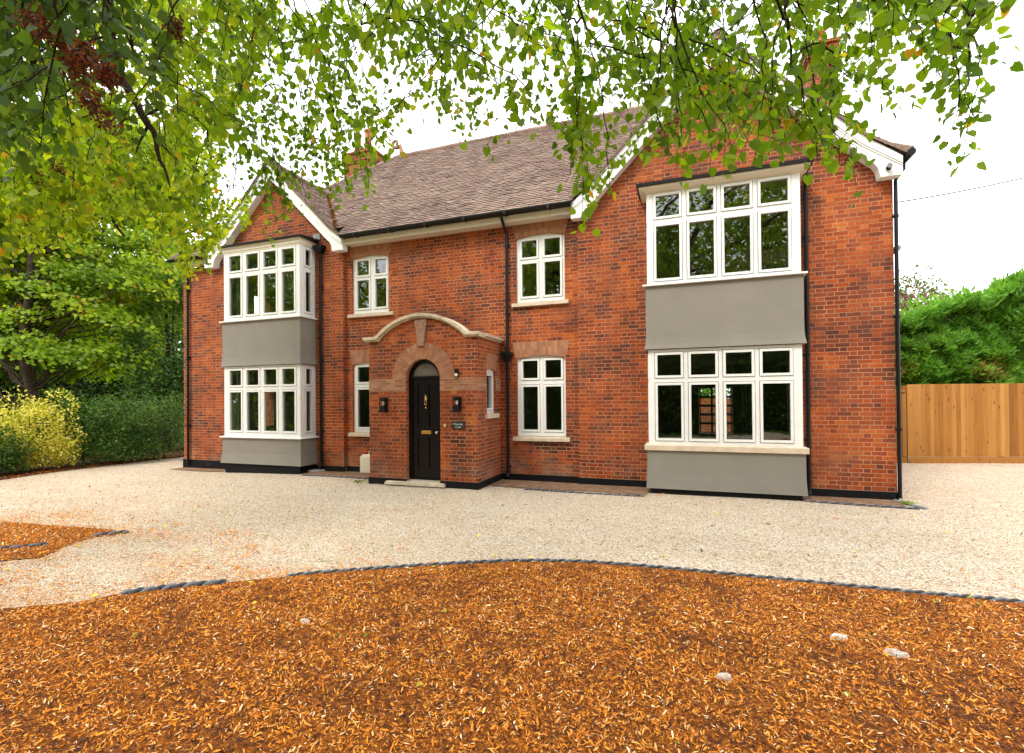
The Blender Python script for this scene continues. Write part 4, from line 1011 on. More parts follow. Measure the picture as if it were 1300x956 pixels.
def twigs(mains, dens=1., lsize=(.045, .078), seedlv=0.):
    """mains: (tip, dir, length) -> twig lines + leaf arrays; every leaf sits on a shoot"""
    lines, P, T, Nn, S, LV = [], [], [], [], [], []
    for tipp, d, L_ in mains:
        d = unit(np.array(d, float)); n = 10; t = np.linspace(0, 1, n)[:, None]; st = tipp-d*L_
        side = unit(np.cross(d, [.2, .1, 1.])+1e-3); bend = RNG.uniform(-.22, .22)
        p = st+d*L_*t+side*bend*L_*np.sin(t*np.pi)*.5+np.array([0, 0, -1.])*L_*.10*(t**2)+np.array([0, 0, 1.])*L_*.10
        p = p+RNG.normal(size=p.shape)*.012; lines.append((p, .007, .0022)); tone = RNG.normal(0, .10)
        s = RNG.uniform(.12, .3)*L_
        while s < L_:
            u = s/L_*(n-1); i = int(min(u, n-2)); q = p[i]+(p[i+1]-p[i])*(u-i); s += RNG.uniform(.05, .12)/dens
            sl = RNG.uniform(.07, .34)*(1.15-.5*s/L_); sdv = unit(RNG.normal(size=3)*[1, 1, .45]+d*.75+np.array([0, 0, -.25]))
            m_ = max(2, int(sl/.035)); k = np.linspace(0, 1, m_)[:, None]; sp = q+sdv*sl*k+np.array([0, 0, -1.])*sl*.35*k**2
            lines.append((sp, .0022, .0009))
            for j in range(m_):
                if RNG.random() < .12: continue
                o_ = unit(RNG.normal(size=3)*[1, 1, .4]); pet = RNG.uniform(.015, .04)
                P.append(sp[j]+o_*pet+np.array([0, 0, -.01])); T.append(o_*.8+sdv*.35+np.array([0, 0, RNG.uniform(-1.5, -.1)]))
                Nn.append(RNG.normal(size=3)*.75+np.array([0, 0, .8])); S.append(RNG.uniform(*lsize)*(1. if RNG.random() > .15 else .65)); LV.append(np.clip(RNG.normal(.48+tone+seedlv, .2), 0, .955) if RNG.random() > .022 else RNG.uniform(.96, 1))
    return lines, np.array(P), np.array(T), np.array(Nn), np.array(S), np.array(LV)

def chain(points, mains):
    """each hanging twig springs from the nearest bough or twig already placed"""
    pts = [p for p in points]; out = []; todo = [tp-unit(np.array(d, float))*L_+np.array([0, 0, .1*L_]) for tp, d, L_ in mains]
    A = np.array(pts); dist = np.array([np.min(np.sum((A-t)**2, 1)) for t in todo]); near = [int(np.argmin(np.sum((A-t)**2, 1))) for t in todo]; left = set(range(len(todo)))
    while left:
        i = min(left, key=lambda k: dist[k]); left.remove(i); q = pts[near[i]]; t = todo[i]
        l = limb(q, t, .009, .0055, .10, 7, .15); out.append(l)
        new = [l[0][3], t]
        for p in new:
            pts.append(p)
            for k in left:
                dd = float(np.sum((p-todo[k])**2))
                if dd < dist[k]: dist[k] = dd; near[k] = len(pts)-1
    return out

# ---- the big lime whose boughs hang over the drive
LO = np.array([(225, 280), (260, 290), (290, 205), (330, 185), (350, 175), (385, 195), (440, 215), (468, 222), (482, 150), (500, 140), (545, 140), (560, 185), (600, 195), (640, 215), (672, 205), (690, 110), (708, 105), (716, 190), (740, 265), (765, 250),
               (785, 185), (820, 165), (838, 205), (870, 215), (900, 195), (930, 205), (965, 208), (1000, 190), (1040, 215), (1080, 208), (1095, 165), (1115, 120), (1150, 120), (1185, 110), (1200, 185), (1243, 178), (1250, -20), (1400, -60)], float)
lower = lambda px: np.interp(px, LO[:, 0], LO[:, 1])
limeA = thing('lime_tree', (-1.2, -14.2, 0), 'large lime tree with leafy green boughs hanging over the roof and right gable', 'tree', 'lime trees over the drive')
boughs = [limb((-1.2, -14.2, 5.2), e, .13, .03, .5, 14) for e in [(-4.6, -5.2, 7.6), (-2.6, -5.0, 7.9), (-.6, -4.8, 7.8), (1.2, -5.2, 7.4), (3.0, -5.2, 7.5), (4.6, -6.0, 7.2), (2.2, -7.4, 5.9), (-5.5, -7.5, 7.), (3.4, -16, 8.), (-5.2, -17, 8.5), (0, -18.5, 9.5)]]
bp = np.concatenate([b[0][4:] for b in boughs])
mains = []
def put(px, py, dep, L_, lean=None, bucket=mains):
    d = np.array([RNG.normal(.12, .78), RNG.normal(0, .5), -1.]) if lean is None else np.array(lean, float)
    bucket.append((at(px, py, dep), d, L_))
tries = 0
while len(mains) < 190 and tries < 5000:
    tries += 1; px = 262+984*((tries*.6180339)%1); lo = lower(px)
    k = RNG.random()
    py = lo-14-abs(RNG.normal(0, 22)) if k < .30 else RNG.uniform(-150, max(lo-20, -40))
    if py > 90 and 640 < px < 712: continue
    if 1090 < px and k > .30 and py > 40: continue
    if px > 1100 and RNG.random() < .35: continue
    if 485 < px < 555 and py > 110: continue
    dep = RNG.uniform(3.1, 5.4) if py > 60 else (RNG.uniform(2.3, 4.2) if RNG.random() < .4 else RNG.uniform(3.6, 6.5))
    put(px, py, dep, RNG.uniform(.9, 1.7))
for q in range(46): put(300+930*((q*.6180339+.3)%1), RNG.uniform(-70, 75), RNG.uniform(2.4, 5.2), RNG.uniform(.8, 1.4))
for px, py, dep, L_ in [(738, 268, 3.6, 1.3), (752, 235, 3.7, 1.1), (775, 245, 3.9, 1.1), (725, 225, 3.8, 1.2), (845, 198, 3.1, .8), (868, 205, 3.2, .9), (905, 185, 2.9, .8), (935, 195, 2.8, .8), (960, 205, 2.8, .9), (982, 175, 3., .8), (1042, 205, 3., .8), (1066, 205, 3., .8), (1082, 200, 3., .7),
                        (1225, 178, 3.2, .9), (1205, 185, 3.3, .7), (1238, 165, 3.2, .6), (1190, 120, 3.4, 1.), (1230, 120, 3.4, .9), (1150, 118, 3.6, 1.), (1120, 128, 3.6, 1.), (1175, 90, 3.2, .9), (1140, 60, 3., .8), (1110, 80, 3.1, .9), (1215, 60, 3.1, .8), (1240, 20, 3.1, .8)]:
    put(px, py, dep, L_, (RNG.normal(.15, .2), RNG.normal(0, .25), -1))
for px, py, dep in [(470, 238, 5.5), (455, 205, 5.6), (440, 232, 5.4), (425, 236, 5.7), (478, 200, 5.8), (405, 228, 5.4), (352, 290, 5.8), (362, 280, 5.9), (340, 262, 5.6), (325, 240, 5.9), (388, 252, 5.8), (448, 240, 5.6), (462, 228, 5.7), (435, 215, 5.4), (415, 240, 5.6), (472, 215, 5.9), (428, 246, 5.8), (400, 210, 5.5), (372, 232, 5.6), (356, 240, 5.7), (368, 268, 5.8)]:
    put(px, py, dep, RNG.uniform(.8, 1.3), (.1, .2, -1))
lines, P, T, Nn, S, LV = twigs(mains, 1.15)
con = chain(bp, mains)
def clear(P, marg=25):
    """keeps the open view to the house free of the wide crown"""
    u, v, dd = proj(P); return (dd < .3) | (v < -marg) | (u < -60) | (u > 1330)
tubes('trunk', [limb((-1.2, -14.2, -.2), (-1.2, -14.2, 5.4), .34, .22, 0, 8, .05), limb((-1.2, -14.2, 5.2), (-1.4, -14.6, 12.5), .21, .04, 0, 9)], M['bark'], limeA, 12)
tubes('branches', boughs, M['bark'], limeA, 7)
tubes('twigs', lines+con, M['twig'], limeA, 3)
leaves('hanging_leaves', P, T, Nn, S, LEAF['lime'], limeA, 'heart', LV)
def crown_blob(c, r, n, inner=.55, lump=.3, seed=0):
    d = rnd3(n); vn = VN(seed, 3); q = d*3.1+40; k = 1+lump*(vn(q)-.5)*2
    rad = (inner+(1-inner)*RNG.random(n)**.6)*k
    return np.array(c)+d*np.array(r)*rad[:, None], d
P, d = crown_blob((-1.2, -14.5, 10.5), (6.2, 6., 4.6), 3400, .3, .3, 3); k = clear(P); P, d = P[k], d[k]
leaves('crown', P, d+rnd3(len(P))*.8+[0, 0, -.6], d+rnd3(len(P))*.7, RNG.uniform(.13, .22, len(P)), LEAF['mid'], limeA, 'diam')
print('limeA leaves', len(S), 'crown', len(P))

# ---- a second lime: the dense mass filling the upper left
limeB = thing('lime_tree', (-7.6, -10.6, 0), 'dense lime tree at upper left with drooping bough and red brown seed bunches', 'tree', 'lime trees over the drive')
mainsB = []
LB = np.array([(-120, 360), (0, 330), (90, 300), (150, 290), (215, 300), (255, 318), (268, 240), (300, 110), (340, 60), (360, -40)], float)
for _ in range(330):
    px = RNG.uniform(-110, 300); lo = np.interp(px, LB[:, 0], LB[:, 1]); py = RNG.uniform(-160, lo-10) if RNG.random() < .75 else lo-abs(RNG.normal(0, 25))
    put(px, py, RNG.uniform(4.6, 9.5), RNG.uniform(.9, 1.7), None, mainsB)
for px, py, dp in [(262, 338, 8.5), (250, 330, 8.2), (240, 322, 8.8), (228, 338, 9.), (272, 315, 8.2), (210, 345, 9.2), (255, 318, 8.6), (240, 345, 8.4), (232, 300, 8.), (268, 300, 8.7)]: put(px, py, dp, 1.4, None, mainsB)
nearB = []
for _ in range(84): put(RNG.uniform(-60, 150), RNG.uniform(-60, 190), RNG.uniform(2.4, 4.2), RNG.uniform(.6, 1.), None, nearB)
lines, P, T, Nn, S, LV = twigs(mainsB, 1.7, (.055, .095), .05)
l2, P2, T2, N2, S2, LV2 = twigs(nearB, 1., (.05, .08), -.15)
bB = [limb((-7.6, -10.6, 4.5), e, .14, .035, .5, 14) for e in [at(120, -260, 7), at(-60, -300, 6), at(260, -330, 7.5), at(20, -330, 9.), (-10, -13, 8.5), (-6, -14, 9)]]
vis = [limb(at(118, -130, 4.4), at(148, 90, 4.3), .05, .038, 0, 7, .1), limb(at(148, 90, 4.3), at(188, 158, 4.2), .038, .028, 0, 7, .1), limb(at(188, 158, 4.2), at(216, 238, 4.2), .026, .006, 0, 8, .15), limb(at(188, 158, 4.2), at(172, 196, 4.2), .014, .004, 0, 6), limb(at(188, 158, 4.2), at(226, 205, 4.3), .012, .003, 0, 6),
       limb(at(184, 145, 4.2), at(205, 138, 4.1), .016, .010, 0, 4), limb(at(205, 138, 4.1), at(212, 190, 4.1), .008, .003, 0, 6), limb(at(60, -120, 4.6), at(118, 150, 4.6), .016, .005, 0, 9, .2), limb(at(20, -120, 3.6), at(55, 130, 3.6), .010, .004, 0, 9, .2),
       limb(at(108, 232, 9.), at(158, 300, 9.), .04, .02, 0, 7), limb(at(128, 250, 9.), at(176, 262, 9.), .025, .01, 0, 6), limb(at(340, -130, 5.5), at(392, 72, 5.5), .015, .006, 0, 9, .1), limb(at(392, 72, 5.5), at(404, 150, 5.5), .008, .003, 0, 7), limb(at(395, -130, 5.), at(470, 75, 5.), .018, .006, 0, 9, .12), limb(at(322, -130, 5.8), at(360, 72, 5.8), .012, .005, 0, 9, .1)]
bpB = np.concatenate([b[0][4:] for b in bB]+[v[0] for v in vis[:3]])
con = chain(bpB, mainsB+nearB)
tubes('trunk', [limb((-7.6, -10.6, -.2), (-7.6, -10.6, 4.8), .30, .2, 0, 8, .05), limb((-7.6, -10.6, 4.6), (-7.9, -10.8, 12), .19, .04, 0, 9)], M['bark'], limeB, 12)
tubes('branches', bB+vis, M['twig'], limeB, 7)
tubes('twigs', lines+l2+con, M['twig'], limeB, 3)
leaves('hanging_leaves', P, T, Nn, S, LEAF['limey'], limeB, 'heart', LV)
leaves('near_leaves', P2, T2, N2, S2, LEAF['mid'], limeB, 'heart', LV2)  # darker leaf material, shade under the crown put into the colour
P, d = crown_blob((-8.2, -10.6, 9.5), (4.6, 4.6, 4.2), 800, .3, .3, 4); u, v, dd = proj(P); k = (dd < .3) | (v < -20) | (u < -20); P, d = P[k], d[k]
leaves('crown', P, d+rnd3(len(P))*.8+[0, 0, -.6], d+rnd3(len(P))*.7, RNG.uniform(.12, .2, len(P)), LEAF['mid'], limeB, 'diam')
P = []
for (a, b, dp) in [((32, 25), (58, 38), 2.3), ((78, 50), (108, 112), 2.35), ((104, 60), (110, 85), 2.3), ((130, 85), (143, 108), 2.6), ((105, 118), (142, 160), 2.5), ((40, 218), (48, 228), 5.), ((72, 214), (76, 220), 5.), ((220, 28), (226, 46), 3.2)]:
    for t in np.linspace(0, 1, 22):
        c = at(a[0]+(b[0]-a[0])*t+RNG.normal(0, 4), a[1]+(b[1]-a[1])*t+RNG.normal(0, 4), dp); P.append(c+RNG.normal(size=(13, 3))*.022)
P = np.concatenate(P); leaves('seed_bunches', P, rnd3(len(P)), rnd3(len(P)), RNG.uniform(.014, .03, len(P)), LEAF['dead'], limeB, 'diam')
print('limeB leaves', len(S), len(S2))

# ---- layered sycamore behind the shrubs
def layered(name, base, hts, centers, nleaf, lsz, mat, label, cat='tree', group=None, shape='lobe'):
    th = thing(name, base, label, cat, group); P, T, Nn, LV = [], [], [], []; lim = []
    top = np.array([base[0], base[1], hts])
    tr = limb((base[0], base[1], -.2), top, .21, .05, 0, 10, .06)
    for c, r, tilt in centers:
        out = unit(np.array([c[0]-base[0], c[1]-base[1], 0])+1e-6); n = nleaf
        a = RNG.random(n)*2*np.pi; q = np.sqrt(RNG.random(n)); x = q*np.cos(a)*r*1.25; y = q*np.sin(a)*r
        sdv = np.cross([0, 0, 1.], out); p = c+out*x[:, None]+sdv*y[:, None]
        p[:, 2] += -.30*(x/r)*tilt*r-.35*q**2*r+RNG.normal(0, .15, n)
        P.append(p); T.append(out*.8+sdv*(y/r)[:, None]*.6+[0, 0, -.75]+rnd3(n)*.6); Nn.append([0, 0, .8]+out*.4+rnd3(n)*.75); LV.append(np.clip(RNG.normal(.45, .22, n)+RNG.normal(0, .12), 0, 1))
        z0 = max(1.5, min(hts-.5, c[2]-np.linalg.norm(c[:2]-np.array(base[:2]))*.45)); j = int(np.clip((z0/hts)*9, 1, 9)); lim.append(limb(tr[0][j], c, .032, .006, .1, 8, .3))
    P, T, Nn, LV = map(np.concatenate, (P, T, Nn, LV))
    tubes('trunk', [tr], M['bark'], th, 10); tubes('branches', lim, M['bark'], th, 5)
    leaves('crown', P, T, Nn, RNG.uniform(*lsz, len(P)), mat, th, shape, LV); return th
cs = []
for _ in range(250):
    px, py, dp = RNG.uniform(-90, 222), RNG.uniform(150, 455), RNG.uniform(17.0, 23)
    if px > 130 and py > 400: continue
    if py > 400 and RNG.random() < .45: continue
    cs.append((at(px, py, dp), RNG.uniform(.6, 1.25), RNG.uniform(.5, 1.4)))
for px, py, dp in [(205, 330, 17), (175, 350, 17), (95, 455, 20), (130, 460, 21), (165, 455, 21), (190, 440, 21), (55, 465, 20), (110, 420, 21), (175, 415, 21), (20, 460, 21), (-20, 440, 20), (205, 400, 21), (140, 345, 17), (185, 300, 17.5), (215, 305, 17.5), (120, 385, 17), (150, 395, 17), (100, 345, 17.5), (60, 360, 17), (40, 430, 16.5), (75, 440, 16.8), (20, 395, 17), (150, 440, 17.2)]: cs.append((at(px, py, dp), 1.0, 1.1))
layered('sycamore_tree', (-20.6, .6, 0), 10.5, cs, 330, (.09, .155), LEAF['syc'], 'yellow green tree with layered drooping sprays behind the shrubs on the left')
def blob_tree(name, base, crown, label, n, lsz, mat, seed, cat='tree', group=None, shape='diam', trunk=.16, inner=.45, lumps=7):
    th = thing(name, base, label, cat, group); c, r = crown; c = np.array(c, float); r = np.array(r, float)
    rr = np.random.default_rng(seed); P, D = [], []
    cl = [(c, r*.72, .3)]+[(c+unit(rr.normal(size=3))*r*rr.uniform(.45, .88), r*rr.uniform(.20, .48), .1) for _ in range(lumps)]
    for i, (cc, r_, _) in enumerate(cl):
        p, d = crown_blob(cc, r_, int(n*(.35 if i == 0 else .65/lumps)), inner, .28, seed+i); P.append(p); D.append(d)
    P, D = np.concatenate(P), np.concatenate(D)
    k = P[:, 2] > .03; P, D = P[k], D[k]
    if trunk: tubes('trunk', [limb((base[0], base[1], -.2), (c[0], c[1], c[2]+r[2]*.5), trunk, trunk*.2, 0, 9, .05)]+[limb((base[0], base[1], max(.4, c[2]-r[2]*.7)), cc, trunk*.4, trunk*.1, 0, 7) for cc, _, _ in cl[1:]], M['bark'], th, 8)
    leaves('crown' if trunk > .05 else 'foliage', P, D*.8+rnd3(len(P))*.6+[0, 0, -.25], D*.6+rnd3(len(P))*.7+[0, 0, .5], rr.uniform(*lsz, len(P)), mat, th, shape); return th
b = at(213, 500, 18.5); blob_tree('holly_tree', (b[0], b[1], 0), ((b[0], b[1], 4.0), (1.7, 1.5, 4.1)), 'blue green bushy tree rising between the house corner and the dark shrubs', 17000, (.07, .13), LEAF['teal'], 21, lumps=10)
for i, (px, dp, h, rx, lab) in enumerate([(-10, 28, 10.5, 5.5, 'dark woodland tree at the far left, behind the sycamore trunk'), (110, 31, 11., 5.5, 'dark woodland tree behind the middle of the sycamore'), (218, 29, 9.5, 3.4, 'dark tree in the distance, just left of the house corner')]):
    b = at(px, 500, dp); blob_tree('woodland_tree', (b[0], b[1], 0), ((b[0], b[1], h*.55), (rx, 3., h*.6)), lab, 14000, (.2, .34), LEAF['dark' if i != 1 else 'mid'], 31+i, inner=.3, group='dark trees behind the left garden')
# shrubs
lh = thing('laurel_hedge', (-24., 2., 0), 'low dark boundary hedge in the gloom behind the left shrubs', 'hedge')
n = 16000; t = RNG.random(n); A_, B_ = np.array([-33., -10.]), np.array([-21., 17.]); P = np.column_stack([A_+(B_-A_)*t[:, None], RNG.random(n)*4.2]); P[:, 0] += RNG.normal(0, .45, n)+(VN(33)(np.column_stack([t*30, P[:, 2]]))-.5)*1.5
leaves('foliage', P, rnd3(n)+[.6, 0, -.2], rnd3(n)*.7+[.8, -.3, .5], RNG.uniform(.12, .24, n), LEAF['dark'], lh, 'diam')
m = MB(); m.slab([(-33.6, -10, -.1), (-33.2, -10.2, -.1), (-21.2, 17, -.1), (-21.6, 17, -.1)], [(-33.6, -10, 3.6), (-33.2, -10.2, 3.6), (-21.2, 17, 3.6), (-21.6, 17, 3.6)]); m.build('shade_core', simple('laurel interior shade', (.02, .028, .010), .95, .05, var=.5, nscale=6), lh)  # solid slab inside the hedge, the interior shade put into its dark colour
def shrub(name, px, dp, r, h, label, mat, n, lsz, seed, group=None, lumps=9):
    b = at(px, 520, dp); blob_tree(name, (b[0], b[1], -.1), ((b[0], b[1], h*.40), (r, r*.9, h*.60)), label, n, lsz, mat, seed, 'shrub', group, 'diam', .03, .5, lumps)
shrub('golden_shrub', 38, 13.5, 1.15, 2.2, 'bright golden yellow shrub at the left edge of the drive', LEAF['gold'], 9000, (.05, .095), 41, None, 20)
shrub('green_shrub', -8, 12.6, .75, 1.45, 'dark green shrub in front of the golden one, cut by the left frame edge', LEAF['dark'], 4500, (.05, .09), 42)
shrub('evergreen_shrub', 105, 14.8, 1.25, 2.35, 'dark evergreen shrub directly right of the golden one', LEAF['dark'], 8500, (.045, .08), 43, 'dark evergreen shrubs along the drive')
shrub('evergreen_shrub', 155, 15.3, 1.3, 2.5, 'dark evergreen shrub in the middle of the left border', LEAF['dark'], 8500, (.045, .08), 44, 'dark evergreen shrubs along the drive')
shrub('evergreen_shrub', 238, 19.5, 1.5, 2.6, 'dark evergreen shrub partly hidden behind the left corner of the house', LEAF['dark'], 7000, (.05, .09), 46, 'dark evergreen shrubs along the drive')
shrub('evergreen_shrub', 208, 16.2, 1.3, 2.3, 'dark evergreen shrub just left of the house corner', LEAF['dark'], 8000, (.045, .08), 45, 'dark evergreen shrubs along the drive')
for i, (px, py, dp, lab) in enumerate([(171, 578, 15., 'small leafy seedling at the foot of the dark shrubs'), (455, 613, 11.2, 'small bright weed growing in the gravel left of the porch'), (1152, 641, 10.2, 'small yellowish weed at the right corner of the house')]):
    b = at(px, py, dp); c = CAM+(b-CAM)*((0.-CAM[2])/(b-CAM)[2]); n = 90; p = np.array([c[0], c[1], .0])+RNG.normal(size=(n, 3))*[.05, .05, .01]+[0, 0, .03]
    if i == 0: p = p+RNG.random((n, 1))*[0, 0, .3]
    o = leaves('weed', p, rnd3(n)+[0, 0, .6], rnd3(n), RNG.uniform(.02, .04, n), LEAF['lime' if i else 'teal'], None, 'diam'); tag(o, lab, 'weed')

# ---- clipped conifer hedge behind the fence
hd = thing('conifer_hedge', (9.5, 9.2, 0), 'tall bright green conifer hedge behind the orange brown fence', 'hedge')
n = 110000; X = RNG.uniform(4.6, 17, n); top = np.interp(X, [4.6, 7.4, 8.9, 9.9, 10.8, 17], [3.5, 3.8, 4.25, 4.6, 5.15, 6.2]); vz = VN(5)
Z = RNG.random(n)**.8; vn = VN(8, 3); base_y = 6.6+(X-6.7)*.29+.75
ontop = RNG.random(n) < .18
lump = vn(np.stack([X*1.1+9, Z*top*1.6, X*0+3], 1)); lump2 = vn(np.stack([X*3+5, Z*top*4., X*0+8], 1))
topn = top+.35*(vz(np.stack([X*1.7+20, X*0+4], 1))-.5)+.35*(vz(np.stack([X*5+20, X*0+9], 1))-.5)
dep = .75*(1-lump)+.55*(1-lump2)+RNG.random(n)*.25+np.where(Z > .8, (Z-.8)*2.4, 0)
P = np.stack([X, base_y+dep, Z*topn], 1); P[ontop, 1] = (base_y+RNG.random(n)*2.2+.4)[ontop]; P[ontop, 2] = (topn+RNG.normal(0, .09, n))[ontop]
nd = np.array([-.29, -1., .25])+rnd3(n)*.6
kk = VN(15, 3)(np.stack([X*.8+2, P[:, 2]*1.2, X*0], 1)); lvv = np.clip(RNG.normal(.45, .15, n)+(kk-.5)*.4+np.where((P[:, 2] < 2.9) & (kk > .55), .40, 0), 0, 1)
leaves('foliage', P, np.array([0., -.55, .75])+rnd3(n)*.8, nd, RNG.uniform(.10, .27, n), LEAF['cyp'], hd, 'frond', lvv)
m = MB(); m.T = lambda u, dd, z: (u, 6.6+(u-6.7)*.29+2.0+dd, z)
m.slab([(4.6, 0, -.1), (17, 0, -.1), (17, .9, -.1), (4.6, .9, -.1)], [(4.6, 0, 3.7), (17, 0, 5.6), (17, .9, 5.6), (4.6, .9, 3.7)]); m.build('shade_core', simple('cypress interior shade', (.03, .045, .012), .95, .05, var=.5, nscale=9), hd)  # backing slab that stops see-through, painted as dark as the shaded inside
for i, (px, py, dp, r, mt, lab, n) in enumerate([(1160, 388, 30, 1.7, 'purple', 'purple leaved treetop showing over the left end of the hedge', 1300), (1152, 362, 33, 1.5, 'mid', 'thin pale green treetop above the hedge beside the house', 900), (1198, 382, 34, 1.6, 'mid', 'thin green treetop above the middle of the hedge', 1000), (1180, 400, 27, 2.2, 'cyp', 'bushy green treetop just above the hedge', 2500)]):
    c = at(px, py, dp); blob_tree('distant_tree', (c[0], c[1], 0), (c-[0, 0, r*.4], (r, r, r*1.2)), lab, n, (.14, .26), LEAF[mt], 61+i, group='treetops over the hedge', trunk=.12)

blob_tree('rear_garden_tree', (1., 24, 0), ((1., 24, 3.4), (6., 2.5, 3.6)), 'leafy tree behind the house, glimpsed through the lower right bay', 6000, (.2, .34), LEAF['cyp'], 95)
# ---- trees behind the camera (they show in the window panes)
for i, (x, y, h, r, lab) in enumerate([(-13, -25, 19, 7, 'broad tree across the drive, far left of the reflected row'), (-4.5, -29, 21, 7.5, 'tall tree across the drive, left of the middle in the reflections'), (4.5, -27, 20, 7, 'tall tree across the drive, in the middle of the reflections'), (14, -24, 18, 6.5, 'tall tree across the drive, right of the reflected row'), (20, -14, 13, 4.6, 'tree at the far right of the drive, out of the picture'), (-23, -13, 17, 6., 'big tree left of the drive, mirrored in the left bay'), (-31, -22, 19, 7., 'furthest tree on the left, mirrored in the left bay')]):
    blob_tree('garden_tree', (x, y, 0), ((x, y, h*.55), (r, r*.8, h*.5)), lab, 9000, (.30, .52), LEAF[['limey', 'lime', 'syc', 'lime', 'mid', 'lime', 'limey'][i]], 71+i, group='trees on the far side of the drive')
hb = thing('boundary_hedge', (0, -20, 0), 'dark boundary hedge across the drive, mirrored low in the panes', 'hedge')
n = 16000; P = np.stack([RNG.uniform(-34, 24, n), -20.3+RNG.random(n)*.7+1.*VN(3)(np.stack([np.linspace(0, 1, n)*0, np.zeros(n)], 1)), RNG.random(n)*5.2], 1)
leaves('foliage', P, rnd3(n)+[0, .6, 0], rnd3(n)+[0, 1., .5], RNG.uniform(.12, .22, n), LEAF['dark'], hb, 'diam')
m = MB(); m.box(-34, 24, -21.2, -20.2, -.1, 4.6); m.build('shade_core', simple('hedge interior shade', (.025, .035, .012), .95, .05, var=.5, nscale=9), hb)  # dark solid core, the hedge's inner shade given by its colour

# ================================================================== BARK CHIPS AND GRAVEL STONES
def inpoly(P, poly):
    x, y = P[:, 0], P[:, 1]; r = np.zeros(len(P), bool); q = poly[-1]
    for p in poly:
        c = ((p[1] > y) != (q[1] > y)) & (x < (q[0]-p[0])*(y-p[1])/(q[1]-p[1]+1e-12)+p[0]); r ^= c; q = p
    return r
def gzv(P):
    t = np.clip((-P[:, 0]-6.5)/5., 0, 1); return -.10*t*t*(3-2*t)
def chips(name, XY, z, smin, smax, lv):
    n = len(XY); a = RNG.random(n)*2*np.pi; L_ = RNG.uniform(smin, smax, n)*RNG.choice([.5, .6, .8, 1, 1.1, 1.6], n); W_ = L_*RNG.uniform(.13, .38, n)
    el = RNG.normal(0, .42, n); d = np.stack([np.cos(a)*np.cos(el), np.sin(a)*np.cos(el), np.sin(el)], 1)
    s = np.stack([-np.sin(a), np.cos(a), RNG.normal(0, .35, n)], 1); s = unit(s); up_ = unit(np.cross(d, s)); up_ *= np.sign(up_[:, 2:3]+1e-9)
    c = np.column_stack([XY, z]); cur = RNG.normal(0, .11, n)*L_
    V = np.stack([c-d*L_[:, None]/2-s*W_[:, None]*.32, c-d*L_[:, None]/2+s*W_[:, None]*.22, c-s*W_[:, None]/2+up_*cur[:, None], c+s*W_[:, None]/2+up_*cur[:, None], c+d*L_[:, None]/2-s*W_[:, None]*.18, c+d*L_[:, None]/2+s*W_[:, None]*.30], 1).reshape(-1, 3)
    b = (np.arange(n)*6)[:, None]; Fq = np.concatenate([b+[0, 2, 3, 1], b+[2, 4, 5, 3]], 1).reshape(-1, 4)
    return struct(fastmesh(name, V, Fq, M['chips'], np.repeat(lv, 2)), 'stuff')
n = 420000; XY = np.stack([RNG.uniform(-7.5, 7.5, n), RNG.uniform(-9.7, -4.6, n)], 1)
ub, vb, db = proj(np.column_stack([XY, XY[:, 0]*0])); ok = inpoly(XY, BEDP) & (db > .6) & (ub > -90) & (ub < 1390) & (vb < 1060); XY = XY[ok]
v1, v2 = VN(1), VN(2); pat = v1(XY*3.2+30)*.55+v2(XY*9+30)*.45
lv = np.clip(.24+.70*RNG.beta(2.4, 2.2, len(XY)), 0, 1); lv = np.where(RNG.random(len(XY)) < .10, RNG.uniform(.90, 1, len(XY)), lv); lv = np.where(RNG.random(len(XY)) < np.clip((pat-.47)*3., .16, .62), RNG.random(len(XY))*.22, lv)
ed = np.clip((np.interp(XY[:, 0], [p[0] for p in BED], [p[1] for p in BED])-XY[:, 1])/.35, .05, 1)
hz = .012+ed*(.006+.035*v1(XY*2.3+11)+.02*v2(XY*7.+3))
chips('bark_chips', XY, gzv(XY)+hz*RNG.uniform(.5, 1.15, len(XY)), .009, .027, lv); print('chips', len(XY))
n = 60000; XY = np.stack([RNG.uniform(-12, -5.4, n), RNG.uniform(-9., -5.3, n)], 1); XY = XY[inpoly(XY+RNG.normal(0, .10, XY.shape), LBED)]
chips('bark_chips', XY, gzv(XY)+RNG.uniform(.008, .03, len(XY)), .012, .036, np.clip(RNG.beta(2.4, 2., len(XY))+.05, 0, 1))
n = 160000; XY = np.stack([RNG.uniform(-10, 6, n), RNG.uniform(-8.2, -3.2, n)], 1)
ob = ~inpoly(XY, BEDP); XY = XY[ob]; n = len(XY)
bl = np.array([(-6.2, -11.), (-5.6, -10.)]+BED); bl = np.concatenate([bl[i]+(bl[i+1]-bl[i])*np.linspace(0, 1, 12, endpoint=False)[:, None] for i in range(len(bl)-1)])
dist = np.sqrt(np.min((XY[:, None, 0]-bl[None, :, 0])**2+(XY[:, None, 1]-bl[None, :, 1])**2, 1)); ll = np.array(LBED[1:8]); dl = np.sqrt(np.min((XY[:, None, 0]-ll[None, :, 0])**2+(XY[:, None, 1]-ll[None, :, 1])**2, 1))
west_ = np.clip((-1.2-XY[:, 0])/2.2, 0, 1)
pr = .9*np.exp(-dist/np.where(XY[:, 0] < -1.8, .30, .05))*np.where(XY[:, 0] < -1.8, 1, .5)+.8*np.exp(-dl/.35)
pr = pr+west_*(XY[:, 1] < -4.7)*1.5*np.clip(v1(XY*[1.1, 2.6]+17)-.50, 0, 1)+west_*.035+.004
pr = pr*(.35+v2(XY*4+3)*1.2)
XY = XY[RNG.random(n) < pr]
chips('bark_chips', XY, gzv(XY)+RNG.uniform(.008, .02, len(XY)), .012, .036, np.clip(RNG.beta(2.6, 2., len(XY))+.1, 0, 1)); print('spill', len(XY))
